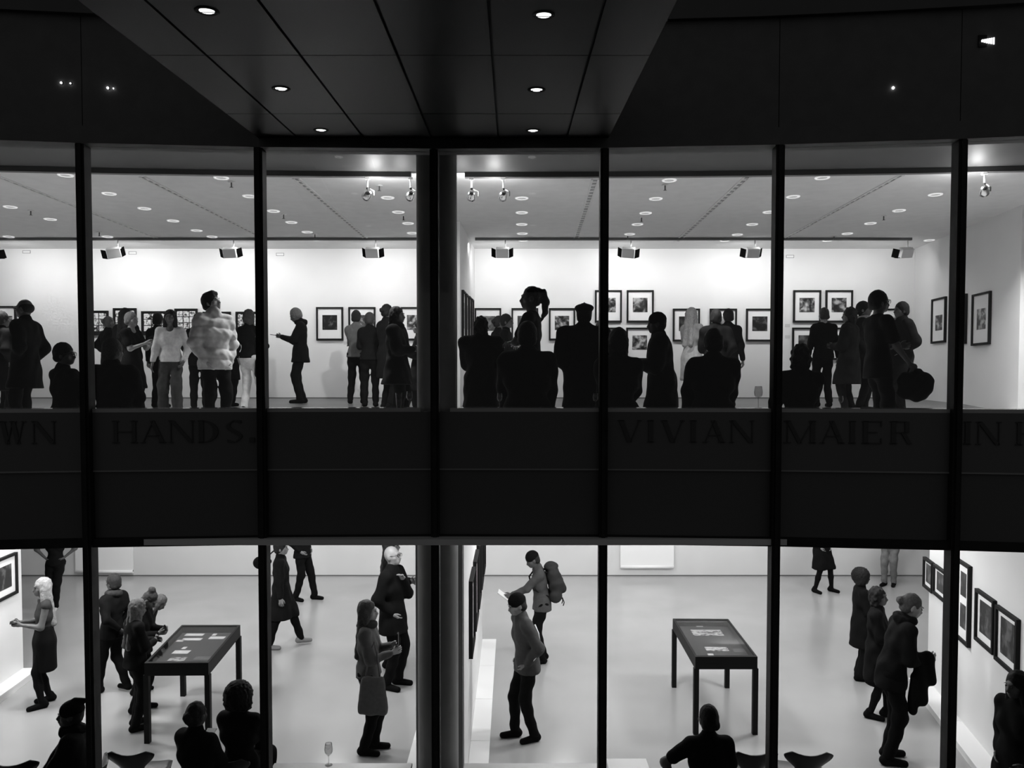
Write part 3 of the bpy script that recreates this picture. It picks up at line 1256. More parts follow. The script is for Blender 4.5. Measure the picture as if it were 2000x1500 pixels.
        t0 = wr + fd * .025 + side * .022
        t1 = t0 + fd * .030 + side * .026 + nrm * .010
        t2 = t1 + fd * .030 + side * .006 + nrm * .014
        parts.append(tube_np([t0, t1, t2], (.013, .011, .0075), 6))
    link('body', np_mesh('body', parts, SKIN[skin]), root)
    # face details
    q = Matrix([list(r) for r in Rh]).to_euler()
    if abs(((face + turn + 180) % 360) - 180) < 150:
        for s in (1, -1):
            o = link('eye', EYE_ME, root, Hd(s * .031, -.089, .008))
            o.rotation_euler = q
            o = link('eyebrow', BROW_ME, root, Hd(s * .031, -.094, .030))
            o.rotation_euler = q
        o = link('mouth', MOUTH_ME, root, Hd(0, -.098, -.054))
        o.rotation_euler = q
        if glasses:
            g = MB()
            for s in (1, -1):
                c = [Hd(s * .033 + .024 * math.cos(t), -.106 + .006 * abs(math.cos(t)), .010 + .019 * math.sin(t)) for t in np.linspace(0, 2 * math.pi, 13)]
                g.tube(c, .0028, 5)
                g.tube([Hd(s * .057, -.100, .014), Hd(s * .078, -.03, .012), Hd(s * .079, .015, .006)], .0028, 5)
            g.tube([Hd(.01, -.108, .012), Hd(-.01, -.108, .012)], .0028, 5)
            g.build('spectacles', M_LENS, root)
    # ---- hair
    mh = mat('hair', hairv, .7, noise=.25, nscale=70, bump=.5, spec=.15)
    wob = lambda sc_, am: (lambda G: am * np.sin(G[..., 0] * sc_ + 1.3 * np.sin(G[..., 2] * sc_ * .7)) * np.sin(G[..., 1] * sc_ * 1.1 + .5) * np.cos(G[..., 2] * sc_ * .6))
    if hair and hair != 'bald':
        h = Field(.012)
        if hair in ('short', 'fringe', 'crop'):
            g_ = .006 if hair == 'crop' else .014
            h.ell(Hd(0, .020, .030), (.076 + g_, .092 + g_, .100 + g_), Rh)
            h.cone(Hd(.04, .06, -.04), Hd(-.04, .06, -.04), .042, .042)
            h.cut_ell(Hd(0, -.10, -.035), (.078, .088, .082), Rh)
            h.cut_ell(Hd(0, 0, -.135), (.12, .13, .065), Rh)
            if hair == 'fringe':
                h.cone(Hd(.03, -.06, .10), Hd(-.03, -.05, .11), .03, .03)
            h.disp = wob(95, .004)
        elif hair == 'rim':      # fringe of hair round a bald crown
            h.ell(Hd(0, .022, .012), (.084, .098, .075), Rh)
            h.cut_ell(Hd(0, -.085, 0), (.09, .095, .14), Rh)
            h.cut_ell(Hd(0, -.01, .13), (.10, .12, .085), Rh)
            h.cut_ell(Hd(0, 0, -.135), (.12, .13, .075), Rh)
        elif hair in ('bob', 'messy'):
            h.ell(Hd(0, .020, .030), (.092, .106, .112), Rh)
            h.cone(Hd(.055, .03, -.03), Hd(.06, .02, -.09), .042, .035)
            h.cone(Hd(-.055, .03, -.03), Hd(-.06, .02, -.09), .042, .035)
            h.cone(Hd(.04, .06, -.03), Hd(-.04, .06, -.10), .05, .04)
            h.cut_ell(Hd(0, -.105, -.045), (.062, .085, .095), Rh)
            h.disp = wob(75 if hair == 'bob' else 60, .006 if hair == 'bob' else .016)
        elif hair in ('long', 'verylong'):
            ln = .22 if hair == 'long' else .34
            h.ell(Hd(0, .020, .030), (.088, .104, .110), Rh)
            bk = T(0, .10, .53 - ln)
            h.cone(Hd(.04, .05, 0), bk + X((.06, 0, 0)), .055, .045)
            h.cone(Hd(-.04, .05, 0), bk - X((.06, 0, 0)), .055, .045)
            h.cone(Hd(.07, .0, -.03), T(.10, -.01, .50 - ln * .55), .036, .034)
            h.cone(Hd(-.07, .0, -.03), T(-.10, -.01, .50 - ln * .55), .036, .034)
            h.cut_ell(Hd(0, -.105, -.04), (.060, .085, .10), Rh)
            h.disp = wob(70, .008)
        elif hair in ('bun', 'bunup', 'ponytail'):
            h.ell(Hd(0, .018, .030), (.082, .098, .104), Rh)
            h.cone(Hd(.035, .06, -.04), Hd(-.035, .06, -.04), .04, .04)
            h.cut_ell(Hd(0, -.10, -.035), (.070, .084, .085), Rh)
            h.cut_ell(Hd(0, 0, -.14), (.12, .13, .065), Rh)
            if hair == 'bun':
                h.ell(Hd(0, .125, .02), (.042, .038, .042), Rh)
            elif hair == 'bunup':
                h.ell(Hd(0, .07, .13), (.055, .05, .042), Rh)
            else:
                h.cone(Hd(0, .10, .085), Hd(0, .14, .065), .022, .026)
                h.cone(Hd(0, .14, .065), Hd(0, .165, -.04), .030, .036)
                h.cone(Hd(0, .165, -.04), Hd(.01, .15, -.15), .036, .030)
                h.cone(Hd(.01, .15, -.15), Hd(0, .12, -.24), .030, .008)
            h.disp = wob(85, .006)
        elif hair == 'curly':
            h.ell(Hd(0, .022, .03), (.135, .138, .135), Rh)
            h.cone(Hd(.06, .03, -.06), Hd(-.06, .03, -.06), .075, .075)
            h.cut_ell(Hd(0, -.13, -.04), (.075, .095, .10), Rh)
            h.disp = wob(110, .012)
        link('hair', np_mesh('hair', [h.mesh(.0115 * res)], mh), root)
    if hat:
        h = Field(.01)
        mhat = cloth(.012)
        nm = 'hat'
        if hat == 'beanie':
            h.ell(Hd(0, .015, .045), (.092, .108, .100), Rh)
            h.plane(Hd(0, 0, .002), -(Rh @ np.array([0, -.30, 1.])) / 1.03)
            h.disp = wob(120, .003)
            nm = 'knitted_cap'
        elif hat == 'beret':
            h.ell(Hd(0, .02, .085), (.112, .118, .05), Rh)
            h.ell(Hd(0, .015, .045), (.088, .102, .07), Rh)
            h.cone(Hd(0, .02, .13), Hd(0, .02, .150), .006, .005)
            h.plane(Hd(0, 0, .020), -(Rh @ np.array([0, 0, 1.])))
            nm = 'beret'
        elif hat == 'cap':
            h.ell(Hd(0, .015, .050), (.090, .106, .078), Rh)
            h.cone(Hd(0, -.07, .045), Hd(0, -.145, .030), .05, .045, Rh @ np.array([0, .1, 1.]), 5.0)
            h.plane(Hd(0, 0, .018), -(Rh @ np.array([0, 0, 1.])))
            nm = 'cap'
        elif hat == 'folded':
            h.ell(Hd(0, .015, .040), (.092, .108, .092), Rh)
            h.cone(Hd(0, .04, .125), Hd(0, .125, .115), .028, .022)
            h.plane(Hd(0, 0, .0), -(Rh @ np.array([0, -.25, 1.])) / 1.03)
            nm = 'cap'
        link(nm, np_mesh(nm, [h.mesh(.0105 * res)], mhat), root)
    # ---- top garment
    if top:
        g0 = {'tee': .010, 'sweater': .016, 'blouse': .022, 'jacket': .022, 'coat': .028, 'puffer': .046, 'cloak': .04, 'dress': .010, 'tank': .008}[top] * f
        hz = {'tee': -.06, 'sweater': -.07, 'blouse': -.05, 'jacket': -.12, 'coat': -.42, 'puffer': -.09, 'cloak': -.34, 'dress': -.38, 'tank': -.05}[top]
        if hem is not None:
            hz = hem
        C = Field(.011)
        fl = {'coat': 1.12, 'cloak': 1.35, 'dress': 1.2}.get(top, 1.0)
        C.cone(T(0, 0, .08), T(0, 0, .18), .115 + g0, .118 + g0, fw, 1.22)
        C.cone(T(.058, 0, .30), T(-.058, 0, .30), .112 + g0, .112 + g0, fw, 1.15)
        C.cone(T(.055, .012, .40), T(-.055, .012, .40), .092 + g0, .092 + g0, fw, 1.12)
        for q_ in sh:
            C.cone(q_, T(0, .015, .50), .053 + max(g0 * .6, .010), .062 + g0 * .3)
        if seated:
            C.cone(T(.03, 0, 0), T(-.03, 0, 0), .150 + g0, .150 + g0, fw, 1.2)
            C.plane(P + np.array([0, 0, -.10]), (0, 0, -1.))
        else:
            zz = min(hz, -.02)
            C.cone(T(.02, 0, .02), P + np.array([.02, 0, zz]) + X((0, 0, 0)), .136 + g0, (.149 + g0) * fl, fw, 1.22)
            C.cone(T(-.02, 0, .02), P + np.array([-.02, 0, zz]), .136 + g0, (.149 + g0) * fl, fw, 1.22)
            if hz < -.25:
                for hp, kn, an, s, toe in legs:
                    t_ = min(1, (-hz) / .46)
                    C.cone(hp, hp + (kn - hp) * t_, .09 + g0, .085 + g0)
            C.plane(P + np.array([0, 0, hz]), (0, 0, -1.))
        if sleeve != 'none':
            for a, el, wr, s in arms:
                if sleeve == 'long':
                    C.cone(a, el, .051 + g0 * .9, .043 + g0 * .8)
                    C.cone(el, wr - (wr - el) * .08, .042 + g0 * .8, .031 + g0 * .5)
                elif sleeve == 'short':
                    C.cone(a, a + (el - a) * .68, .054 + g0, .050 + g0)
        if collar:
            C.cone(T(0, .015, .47), neck + Rh @ np.array([0, .0, .02]), .07 + g0 * .3, .062 + g0 * .4)
        if neckline:
            C.cut_ell(T(0, -.10, .53), (.075, .10, neckline), Rt)
        if top == 'puffer':
            def pf(G):
                dd_ = (G - P) @ (Rt @ np.array([0, 0, 1.]))
                return .017 * (1 - np.abs(np.sin(math.pi * dd_ / .125 + .35 * np.sin(G[..., 0] * 9))) ** .7) + .003 * np.sin(G[..., 0] * 60 + 3 * np.sin(G[..., 2] * 20))
            C.disp = pf
            C.cone(neck + X((0, 0, -.03)), neck + X((0, -.012, .070)), .088, .080)
        else:
            am = {'tee': .002, 'tank': .001}.get(top, .004)
            C.disp = lambda G: am * (np.sin(G[..., 2] * 31 + 3 * np.sin(G[..., 0] * 13)) + np.sin(G[..., 0] * 37 + G[..., 2] * 17 + 2 * np.sin(G[..., 1] * 19)))
        nm = {'tee': 't_shirt', 'tank': 'sleeveless_top', 'puffer': 'puffer_jacket'}.get(top, top)
        link(nm, np_mesh(nm, [C.mesh((.011 if top == 'puffer' else .0165) * res)], cloth(topv)), root)
    # ---- lower garment
    if bottom in ('trousers', 'wide'):
        C = Field(.016)
        C.cone(T(.02, 0, .05), P + np.array([.02, 0, -.03]), .115, .132, fw, 1.2)
        C.cone(T(-.02, 0, .05), P + np.array([-.02, 0, -.03]), .115, .132, fw, 1.2)
        for hp, kn, an, s, toe in legs:
            wd = 1.45 if bottom == 'wide' else 1.0
            C.cone(hp, kn, .096, .070 * (1.2 if wd > 1 else 1))
            if seated:
                C.cone(hp, hp + (kn - hp) * .4, .11, .10)
            C.cone(kn, an + np.array([0, 0, .01]), .070 * (1.2 if wd > 1 else 1), .058 * wd)
            C.plane(an + np.array([0, 0, -.045]), (0, 0, -1.))
        C.disp = lambda G: .004 * (np.sin(G[..., 2] * 40 + 2 * np.sin(G[..., 0] * 20)) + np.sin(G[..., 2] * 23 + G[..., 1] * 25))
        link('trousers', np_mesh('trousers', [C.mesh(.0165 * res)], cloth(botv)), root)
    elif bottom == 'skirt':
        kz = kneeh if kneeh is not None else .48
        C = Field(.016)
        C.cone(T(.02, 0, .10), P + np.array([.03, 0, -.05]), .125, .155, fw, 1.2)
        C.cone(T(-.02, 0, .10), P + np.array([-.03, 0, -.05]), .125, .155, fw, 1.2)
        C.cone(P + np.array([.04, 0, -.05]), np.array([.05, 0, kz]), .15, .155, fw, 1.15)
        C.cone(P + np.array([-.04, 0, -.05]), np.array([-.05, 0, kz]), .15, .155, fw, 1.15)
        C.plane((0, 0, kz), (0, 0, -1.))
        C.disp = lambda G: .004 * np.sin(G[..., 0] * 45 + G[..., 2] * 5)
        link('skirt', np_mesh('skirt', [C.mesh(.0165 * res)], cloth(botv)), root)
    if bottom == 'skirt' or socks:
        C = Field(.012)
        for hp, kn, an, s, toe in legs:
            C.cone(hp + (kn - hp) * .5, kn, .072, .055)
            C.cone(kn, kn + (an - kn) * .45, .055, .053)
            C.cone(kn + (an - kn) * .45, an, .053, .038)
        link('stockings', np_mesh('stockings', [C.mesh(.016 * res)], cloth(socks or .012)), root)
    # ---- shoes
    for hp, kn, an, s, toe in legs:
        fd = np.array([math.sin(toe), -math.cos(toe), 0])
        lift = an[2] - .085
        sh_ = Field(.01)
        o = an * np.array([1, 1, 0]) + np.array([0, 0, lift])
        sh_.cone(o - fd * .045 + np.array([0, 0, .045]), o + fd * .15 + np.array([0, 0, .030]), .043, .036)
        sh_.cone(o - fd * .03 + np.array([0, 0, .05]), o - fd * .012 + np.array([0, 0, .10]), .044, .045)
        sh_.plane((0, 0, lift + .001), (0, 0, -1.))
        so = np_mesh('shoe', [sh_.mesh(.013 * res)], cloth(shoev, 'shoe_leather' if shoev < .1 else 'light_shoe'))
        link('shoe', so, root)
    # ---- extras
    if scarf is not None:
        C = Field(.015)
        for k in range(10):
            a0, a1 = 2 * math.pi * k / 10, 2 * math.pi * (k + 1) / 10
            C.cone(neck + X((.075 * math.cos(a0), .075 * math.sin(a0), .01 + .012 * math.sin(2 * a0))), neck + X((.075 * math.cos(a1), .075 * math.sin(a1), .01 + .012 * math.sin(2 * a1))), .034, .034)
        C.disp = wob(60, .006)
        link('scarf', np_mesh('scarf', [C.mesh(.014)], cloth(scarf)), root)
    if stripes:
        m = MB()
        a, el, wr, s = arms[0] if stripes > 0 else arms[1]
        out = Rt @ np.array([s, .35, 0.])
        out /= np.linalg.norm(out)
        for k in range(1):
            p0 = T(s * .165, .105, .46)
            p1 = T(s * .19, .125, .36)
            p2 = T(s * .21, .12, .27)
            m.tube([p0, p1, p2], .011, 6)
        m.tube([el + out * .062 + (wr - el) * .02, el + out * .060 + (wr - el) * .5, el + out * .05 + (wr - el) * .85], .006, 5)
        m.build('reflective_stripe', mat('reflective_stripe', .9, .4), root)
    info = dict(root=root, sc=sc, T=T, Hd=Hd, arms=arms, legs=legs, neck=neck, sh=sh, Rt=Rt, face=face, P=P)
    return info


def to_world(info, p):
    """point of person space in world space"""
    rz = info['root'].rotation_euler[2]
    s = info['sc']
    l = info['root'].location
    x, y, z = [float(c) * s for c in p]
    return Vector((l.x + x * math.cos(rz) - y * math.sin(rz), l.y + x * math.sin(rz) + y * math.cos(rz), l.z + z))


def hand(info, side=0, along=.07, inward=.02):
    """world position just inside a hand's palm (0 left hand, 1 right)"""
    a, el, wr, s = info['arms'][side]
    fd = (wr - el) / np.linalg.norm(wr - el)
    inn = info['Rt'] @ np.array([-s, 0, 0.])
    return to_world(info, wr + fd * along + inn * inward)
# ================================================================== THINGS

# ---- framed photographs
def make_frame(label, c, w, h, rz=0, style='single', img=(.52, .50, 0, .03), pm='b', bar=.035, deep=.045, group=None, grid=(4, 3), brd=None):
    """c: centre on the wall; outward is local -Y"""
    root = empty('framed_photograph' if style != 'contact' else 'framed_contact_sheet', c, label, 'picture', group, rz)
    m = MB()
    m.box(-w / 2, w / 2, -deep, 0, -h / 2, -h / 2 + bar * 1.15)
    m.box(-w / 2, w / 2, -deep, 0, h / 2 - bar, h / 2)
    m.box(-w / 2, -w / 2 + bar, -deep, 0, -h / 2 + bar, h / 2 - bar)
    m.box(w / 2 - bar, w / 2, -deep, 0, -h / 2 + bar, h / 2 - bar)
    m.build('frame', M_FRAME, root)
    if style == 'contact':
        MB().box(-w / 2 + bar, w / 2 - bar, -.018, 0, -h / 2 + bar, h / 2 - bar).build('backing_board', M_FRAME, root)
        nr, nc = grid
        iw, ih = w - 2.6 * bar, h - 4.2 * bar
        cw, chh = iw / nc, ih / nr
        me = MB().box(-cw * .44, cw * .44, -.004, 0, -chh * .44, chh * .44).mesh('print', PHOTO['c'])
        for r_ in range(nr):
            for k in range(nc):
                link('print', me, root, (-iw / 2 + cw * (k + .5), -.018, ih / 2 - chh * (r_ + .5) + bar * .6))
        return root
    MB().box(-w / 2 + bar, w / 2 - bar, -.018, 0, -h / 2 + bar, h / 2 - bar).build('mat_board', M_MATB, root)
    if style == 'four':
        for sx in (-1, 1):
            for sz in (-1, 1):
                iw, ih = w * .26, h * .30
                MB().box(-iw / 2, iw / 2, -.003, 0, -ih / 2, ih / 2).build('photograph', PHOTO['d'], root, (sx * w * .185, -.018, sz * h * .20 + .02))
        return root
    iw, ih = w * img[0], h * img[1]
    MB().box(-iw / 2, iw / 2, -.003, 0, -ih / 2, ih / 2).build('photograph', PHOTO[pm], root, (img[2] * w, -.018, img[3] * h))
    return root


def back_frame(label, x0, y0, x1, y1, **kw):
    a, b = at(x0, y0, WALLY), at(x1, y1, WALLY)
    return make_frame(label, ((a.x + b.x) / 2, WALLY, (a.z + b.z) / 2), abs(b.x - a.x), abs(a.z - b.z), **kw)


sq = (.55, .445, 0, .04)
G1 = 'framed photographs on the back wall of the upper gallery'
back_frame('white-matted framed photograph behind the bald man at the far left', -32, 598, 34, 662, img=(.75, .5, 0, -.05), group=G1)
for lab, r in (
    ('black contact sheet frame beside the left mullion, leftmost of its row', (160, 607, 213, 655)),
    ('black contact sheet frame behind the two dark women left of the blouse', (222, 602, 268, 650)),
    ('wide black contact sheet frame directly left of the woman in the light blouse', (277, 608, 331, 655)),
    ('taller black contact sheet frame between the light blouse and the puffer jacket', (342, 603, 387, 661)),
    ('black contact sheet frame mostly hidden behind the puffer jacket', (397, 609, 452, 655)),
    ('black contact sheet frame behind the woman in white trousers', (461, 609, 510, 655))):
    back_frame(lab, *r, style='contact', group='contact sheet frames', grid=(5, 4) if r[0] == 461 else (4, 3) if r[0] in (342,) else (3, 3), bar=.03)
for lab, r, pm in (
    ('framed photograph with a black figure, alone right of the man reading his phone', (618, 600, 671, 665), 'd'),
    ('framed photograph hidden behind the head of the man in the light sweater', (681, 600, 734, 665), 'b'),
    ('framed photograph beside the column behind the laughing woman', (783, 600, 836, 665), 'b'),
    ('framed photograph nearest the middle partition behind the silhouettes', (927, 602, 979, 667), 'd'),
    ('framed photograph directly behind the girl with the ponytail', (999, 602, 1051, 665), 'a'),
    ('framed photograph with dark standing figures between ponytail and beret', (1072, 602, 1123, 665), 'b'),
    ('upper framed photograph crossed by the thin mullion above the beret', (1162, 567, 1214, 630), 'b'),
    ('upper framed photograph left of the capped man in profile', (1224, 567, 1276, 630), 'a'),
    ('lower framed photograph hidden behind the small head at the thin mullion', (1162, 640, 1214, 703), 'b'),
    ('lower framed photograph just left of the profile of the capped man', (1223, 640, 1275, 703), 'b'),
    ('framed photograph behind the blonde woman in the pale dress', (1314, 603, 1366, 667), 'd'),
    ('framed photograph behind the heads of the two dark-suited men', (1386, 603, 1438, 667), 'a'),
    ('framed photograph of a figure, alone left of the mullion above the wine glass', (1457, 603, 1510, 667), 'd'),
    ('upper framed photograph right of the mullion above the messy-haired woman', (1549, 567, 1602, 630), 'b'),
    ('upper framed photograph above the heads of the right-hand group', (1612, 567, 1664, 630), 'a'),
    ('lower framed photograph behind the head of the messy-haired woman', (1547, 640, 1600, 703), 'd'),
    ('lower framed photograph hidden behind the man with the pale neck', (1610, 640, 1663, 703), 'd'),
    ('framed photograph between the man with glasses and the bearded man', (1717, 603, 1769, 667), 'b')):
    back_frame(lab, *r, img=sq, pm=pm, group=G1)
# black figure inside the lone portrait: a plain hatted silhouette print
# small wall labels and square outlines under the ceiling
for px, py, lb in ((676, 670, 'below the lone black-figure portrait'), (740, 668, 'below the frame behind the light sweater'), (1442, 672, 'right of the two suited men'), (1282, 636, 'right of the upper frame beside the capped man'), (1538, 636, 'right of the wine glass mullion'), (1538, 658, 'lower one right of the wine glass mullion')):
    p = at(px, py, WALLY)
    o = MB().box(-.055, .055, -.004, 0, -.035, .035).build('wall_label', mat('card', .6, .7), None, p)
    tag(o, 'small pale caption card ' + lb, 'caption card', 'caption cards on the back wall')
for px, py, lb in ((52, 492, 'at the far left'), (259, 494, 'between the two left floods'), (547, 497, 'right of the second mullion'), (1543, 501, 'right of the fifth mullion')):
    p = at(px, py, WALLY)
    rt = empty('wall_vent', p, 'small white rectangular plate high on the back wall, ' + lb, 'vent', 'plates high on the back wall')
    w, h = .17, .065
    m = MB()
    for a in ((-w / 2, w / 2, h / 2 - .01, h / 2), (-w / 2, w / 2, -h / 2, -h / 2 + .01), (-w / 2, -w / 2 + .01, -h / 2, h / 2), (w / 2 - .01, w / 2, -h / 2, h / 2)):
        m.box(a[0], a[1], -.008, 0, a[2], a[3])
    m.build('rim', mat('grey_rim', .35, .5), rt)
    MB().box(-w / 2 + .011, w / 2 - .011, -.004, 0, -h / 2 + .011, h / 2 - .011).build('plate', M_WHITE, rt)


def wall_frame(W, label, pxs, ytop, ybot, px_ref, flip=False, **kw):
    """frame on a slanting vertical wall: pxs = (px0, px1) of its ends"""
    a, b = W.hit(pxs[0], 700), W.hit(pxs[1], 700)
    r = W.hit(px_ref, 700)
    zt, zb = at(px_ref, ytop, r.y).z, at(px_ref, ybot, r.y).z
    mid = Vector(((a.x + b.x) / 2, (a.y + b.y) / 2, (zt + zb) / 2))
    w = math.hypot(a.x - b.x, a.y - b.y)
    n = Vector((-W.d.y, W.d.x))
    if n.dot(Vector((-mid.x, -mid.y))) < 0:
        n = -n
    if abs(mid.x) < 1.3:                    # middle partition faces right
        n = Vector((-W.d.y, W.d.x))
        if n.x < 0:
            n = -n
    rz = math.atan2(n.x, -n.y)
    rz = math.atan2(n.y, n.x) + math.pi / 2
    return make_frame(label, mid, w, zt - zb, rz, **kw)


G2 = 'frames on the slanting right wall, upper gallery'
wall_frame(W_UR, 'farther narrow-looking frame on the upper right wall, left of the mullion', (1821, 1848), 582, 670, 1834, group=G2, pm='a', img=(.5, .34, 0, -.05))
wall_frame(W_UR, 'frame on the upper right wall half hidden by the mullion', (1864, 1888), 575, 672, 1880, group=G2, pm='a', img=(.5, .34, 0, -.05))
wall_frame(W_UR, 'nearest frame on the upper right wall, right of the mullion', (1900, 1935), 572, 674, 1917, group=G2, pm='b', img=(.5, .4, 0, 0))
for k, (p0, p1, lab) in enumerate(((901.5, 906.5, 'nearest black frame seen edge-on on the upper middle partition'), (908, 912.5, 'second black frame seen edge-on on the upper middle partition'),
                                   (914, 917.8, 'third black frame seen edge-on on the upper middle partition'), (919, 922.4, 'farthest black frame seen edge-on on the upper middle partition'))):
    y0 = (566, 573, 578, 583)[k]
    wall_frame(W_UM, lab, (p0, p1), y0, (668, 668, 667, 666)[k], p0, group='frames on the upper middle partition', pm='d')
# lower gallery
wall_frame(W_LL, 'framed dark photograph on the slanting lower left wall', (-34, 20), 1078, 1158, 20, pm='d', img=(.62, .55, 0, .0))
G3 = 'frames on the slanting right wall, lower gallery'
wall_frame(W_LR, 'small frame at the far end of the lower right wall', (1816, 1834), 1087, 1145, 1816, group=G3, pm='d', img=(.6, .62, 0, .02))
wall_frame(W_LR, 'small frame partly behind the right mullion on the lower right wall', (1836, 1862), 1101, 1159, 1836, group=G3, pm='d', img=(.6, .62, 0, .02))
wall_frame(W_LR, 'large frame holding four small dark photographs on the lower right wall', (1866, 1908), 1107, 1266, 1908, style='four', group=G3)
wall_frame(W_LR, 'frame with one dark photograph right of the four-photograph frame', (1921, 1958), 1174, 1280, 1958, group=G3, pm='d', img=(.62, .62, 0, .02))
wall_frame(W_LR, 'frame with a dark photograph above the long-haired woman at the right edge', (1962, 2006), 1207, 1320, 2000, group=G3, pm='d', img=(.62, .66, 0, .02))
for k, (p0, p1, lab) in enumerate(((914.5, 921, 'nearest black frame seen edge-on on the lower middle partition'), (923, 928.5, 'second black frame seen edge-on on the lower middle partition'),
                                   (930, 934.5, 'third black frame seen edge-on on the lower middle partition'), (936, 939.5, 'fourth black frame seen edge-on on the lower middle partition'),
                                   (940.8, 943.6, 'farthest black frame seen edge-on on the lower middle partition'))):
    r = W_LM.hit(p0, 700)
    zt, zb = 2.02, 1.16
    yt = None
    a, b = W_LM.hit(p0, 700), W_LM.hit(p1, 700)
    mid = Vector(((a.x + b.x) / 2, (a.y + b.y) / 2, (zt + zb) / 2))
    n = Vector((-W_LM.d.y, W_LM.d.x))
    n = n if n.x > 0 else -n
    make_frame(lab, mid, (a - b).xy.length, zt - zb, math.atan2(n.y, n.x) + math.pi / 2, group='frames on the lower middle partition', pm='d')

# ---- large white panels on the lower back wall
for lab, x0, x1, yb in (('large white panel with a rounded lower edge on the lower left back wall', 150, 262, 1118), ('large white panel with a rounded lower edge above the right display case', 1211, 1315, 1109)):
    a, b = at(x0, yb, WALLY), at(x1, yb, WALLY)
    root = empty('paper_banner', ((a.x + b.x) / 2, WALLY - .004, a.z), lab, 'banner')
    w = b.x - a.x
    MB().box(-w / 2, w / 2, -.05, -.02, .03, 1.75).build('sheet', M_PAPER, root)
    MB().tube([(-w / 2, -.045, .03), (w / 2, -.045, .03)], .035, 14).build('bottom_roll', M_PAPER, root)
    MB().box(-w / 2 + .1, w / 2 - .1, -.02, 0, .2, 1.7).build('batten', M_WHITE, root)

# ---- flood lamps on the rear track
labs = ['at the far left edge', 'above the two dark women at left', 'above the puffer jacket', 'above the man in the light sweater', 'above the ponytail girl', 'right of the thin mullion', 'left of the wine glass mullion', 'beside the right wall']
for i, p in enumerate(FLOODP):
    root = empty('flood_light', (p.x, p.y, CEIL - .052), 'white flood lamp with black barn doors, ' + labs[i], 'track light', 'flood lamps on the rear track')
    dz = p.z - (CEIL - .052)
    MB().tube([(.06, .05, 0), (.06, .05, dz + .14), (.06, .0, dz + .10)], .012, 8).build('stem', M_WHITE, root)
    T_ = Matrix.Translation((0, 0, dz)) @ Matrix.Rotation(R(28), 4, 'X') @ Matrix.Rotation(R((-24, 30, 8, 0, 0, -12, 0, 10)[i]), 4, 'Z')
    h = MB().box(-.125, .125, -.07, .07, -.085, .10, T_).build('housing', M_WHITE, root)
    bevel(h, .012)
    MB().box(-.10, .10, .071, .076, -.07, .085, T_).build('lens', mat('flood_lens', .9, .3, emit=6), root)
    MB().box(-.125, .125, .06, .17, -.098, -.090, T_ @ Matrix.Rotation(R(-18), 4, 'X')).build('barn_door', mat('matt_black_door', .002, 1.0, spec=0), root)
    for s in (1, -1):
        MB().box(-.004, .004, -.02, .11, -.10, .075, T_ @ Matrix.Translation((s * .145, .03, -.01)) @ Matrix.Rotation(R(-s * 38), 4, 'Z')).build('barn_door', mat('matt_black_door', .002, 1.0, spec=0), root)
    MB().box(-.02, .14, -.015, .015, dz + .085, dz + .11).build('bracket', M_WHITE, root)

# ---- small spotlights on the front track
for px, aim, lab in ((718, (-5.6, 17.0, 4.5), 'bright spotlight on the front track, left bay, left of a pair'), (802, (-3.6, 17.0, 4.3), 'spotlight on the front track just left of the column'),
                     (921, (-.85, 15.0, 5.0), 'spotlight on the front track just right of the column'), (983, (-.85, 15.5, 5.2), 'bright spotlight on the front track above the ponytail girl'),
                     (1922, (8.2, 14.2, 4.9), 'glaring spotlight on the front track at the upper right')):
    x = (px - 1000) / F * 10.93
    for _ in range(3):
        x = at(px, 380, tracky(x)).x
    y = tracky(x)
    root = empty('spotlight', (x, y, CEIL - .07), lab, 'track light', 'spotlights on the front track')
    MB().tube([(0, 0, 0), (0, 0, -.14)], .011, 8).box(-.03, .03, -.02, .02, -.03, 0).build('stem', M_WHITE, root)
    MB().ball((0, 0, -.15), .018).build('knuckle', M_BLACK, root)
    d = Vector(aim) - Vector((x, y, CEIL - .3))
    q = d.to_track_quat('-Z', 'Y').to_matrix().to_4x4()
    hd_ = MB().lathe([(0, .075), (.028, .07), (.046, .04), (.062, -.02), (.066, -.06), (.058, -.062), (.04, -.02)], 20).build('reflector_head', M_CHROME, root, (0, 0, -.235))
    hd_.rotation_euler = q.to_euler()
    MB().ball((0, 0, -.055), (.05, .05, .045) if px in (718, 1922) else (.03, .03, .02), 14, 8).build('lamp', M_LAMP, hd_)
    MB().tube([(.02, 0, -.15), (.085, 0, -.19), (.085, 0, -.25)], .009, 6).build('yoke', M_WHITE, root)
    spot('spotlight_beam', Vector((x, y, CEIL - .305)) + d.normalized() * .08, aim, {1922: 150, 802: 330, 718: 160}.get(px, 90), 46, .7, .05)
    # stray light of the open reflector on the ceiling around it
    pl = bpy.data.lights.new('spotlight_spill', 'POINT')
    pl.energy = {718: 16, 802: 6, 921: 5, 983: 13, 1922: 16}[px]
    pl.shadow_soft_size = .03
    po = bpy.data.objects.new('spotlight_spill', pl)
    COL.objects.link(po)
    po.location = (x + (.10 if px == 718 else -.12), y - .03, CEIL - .25)

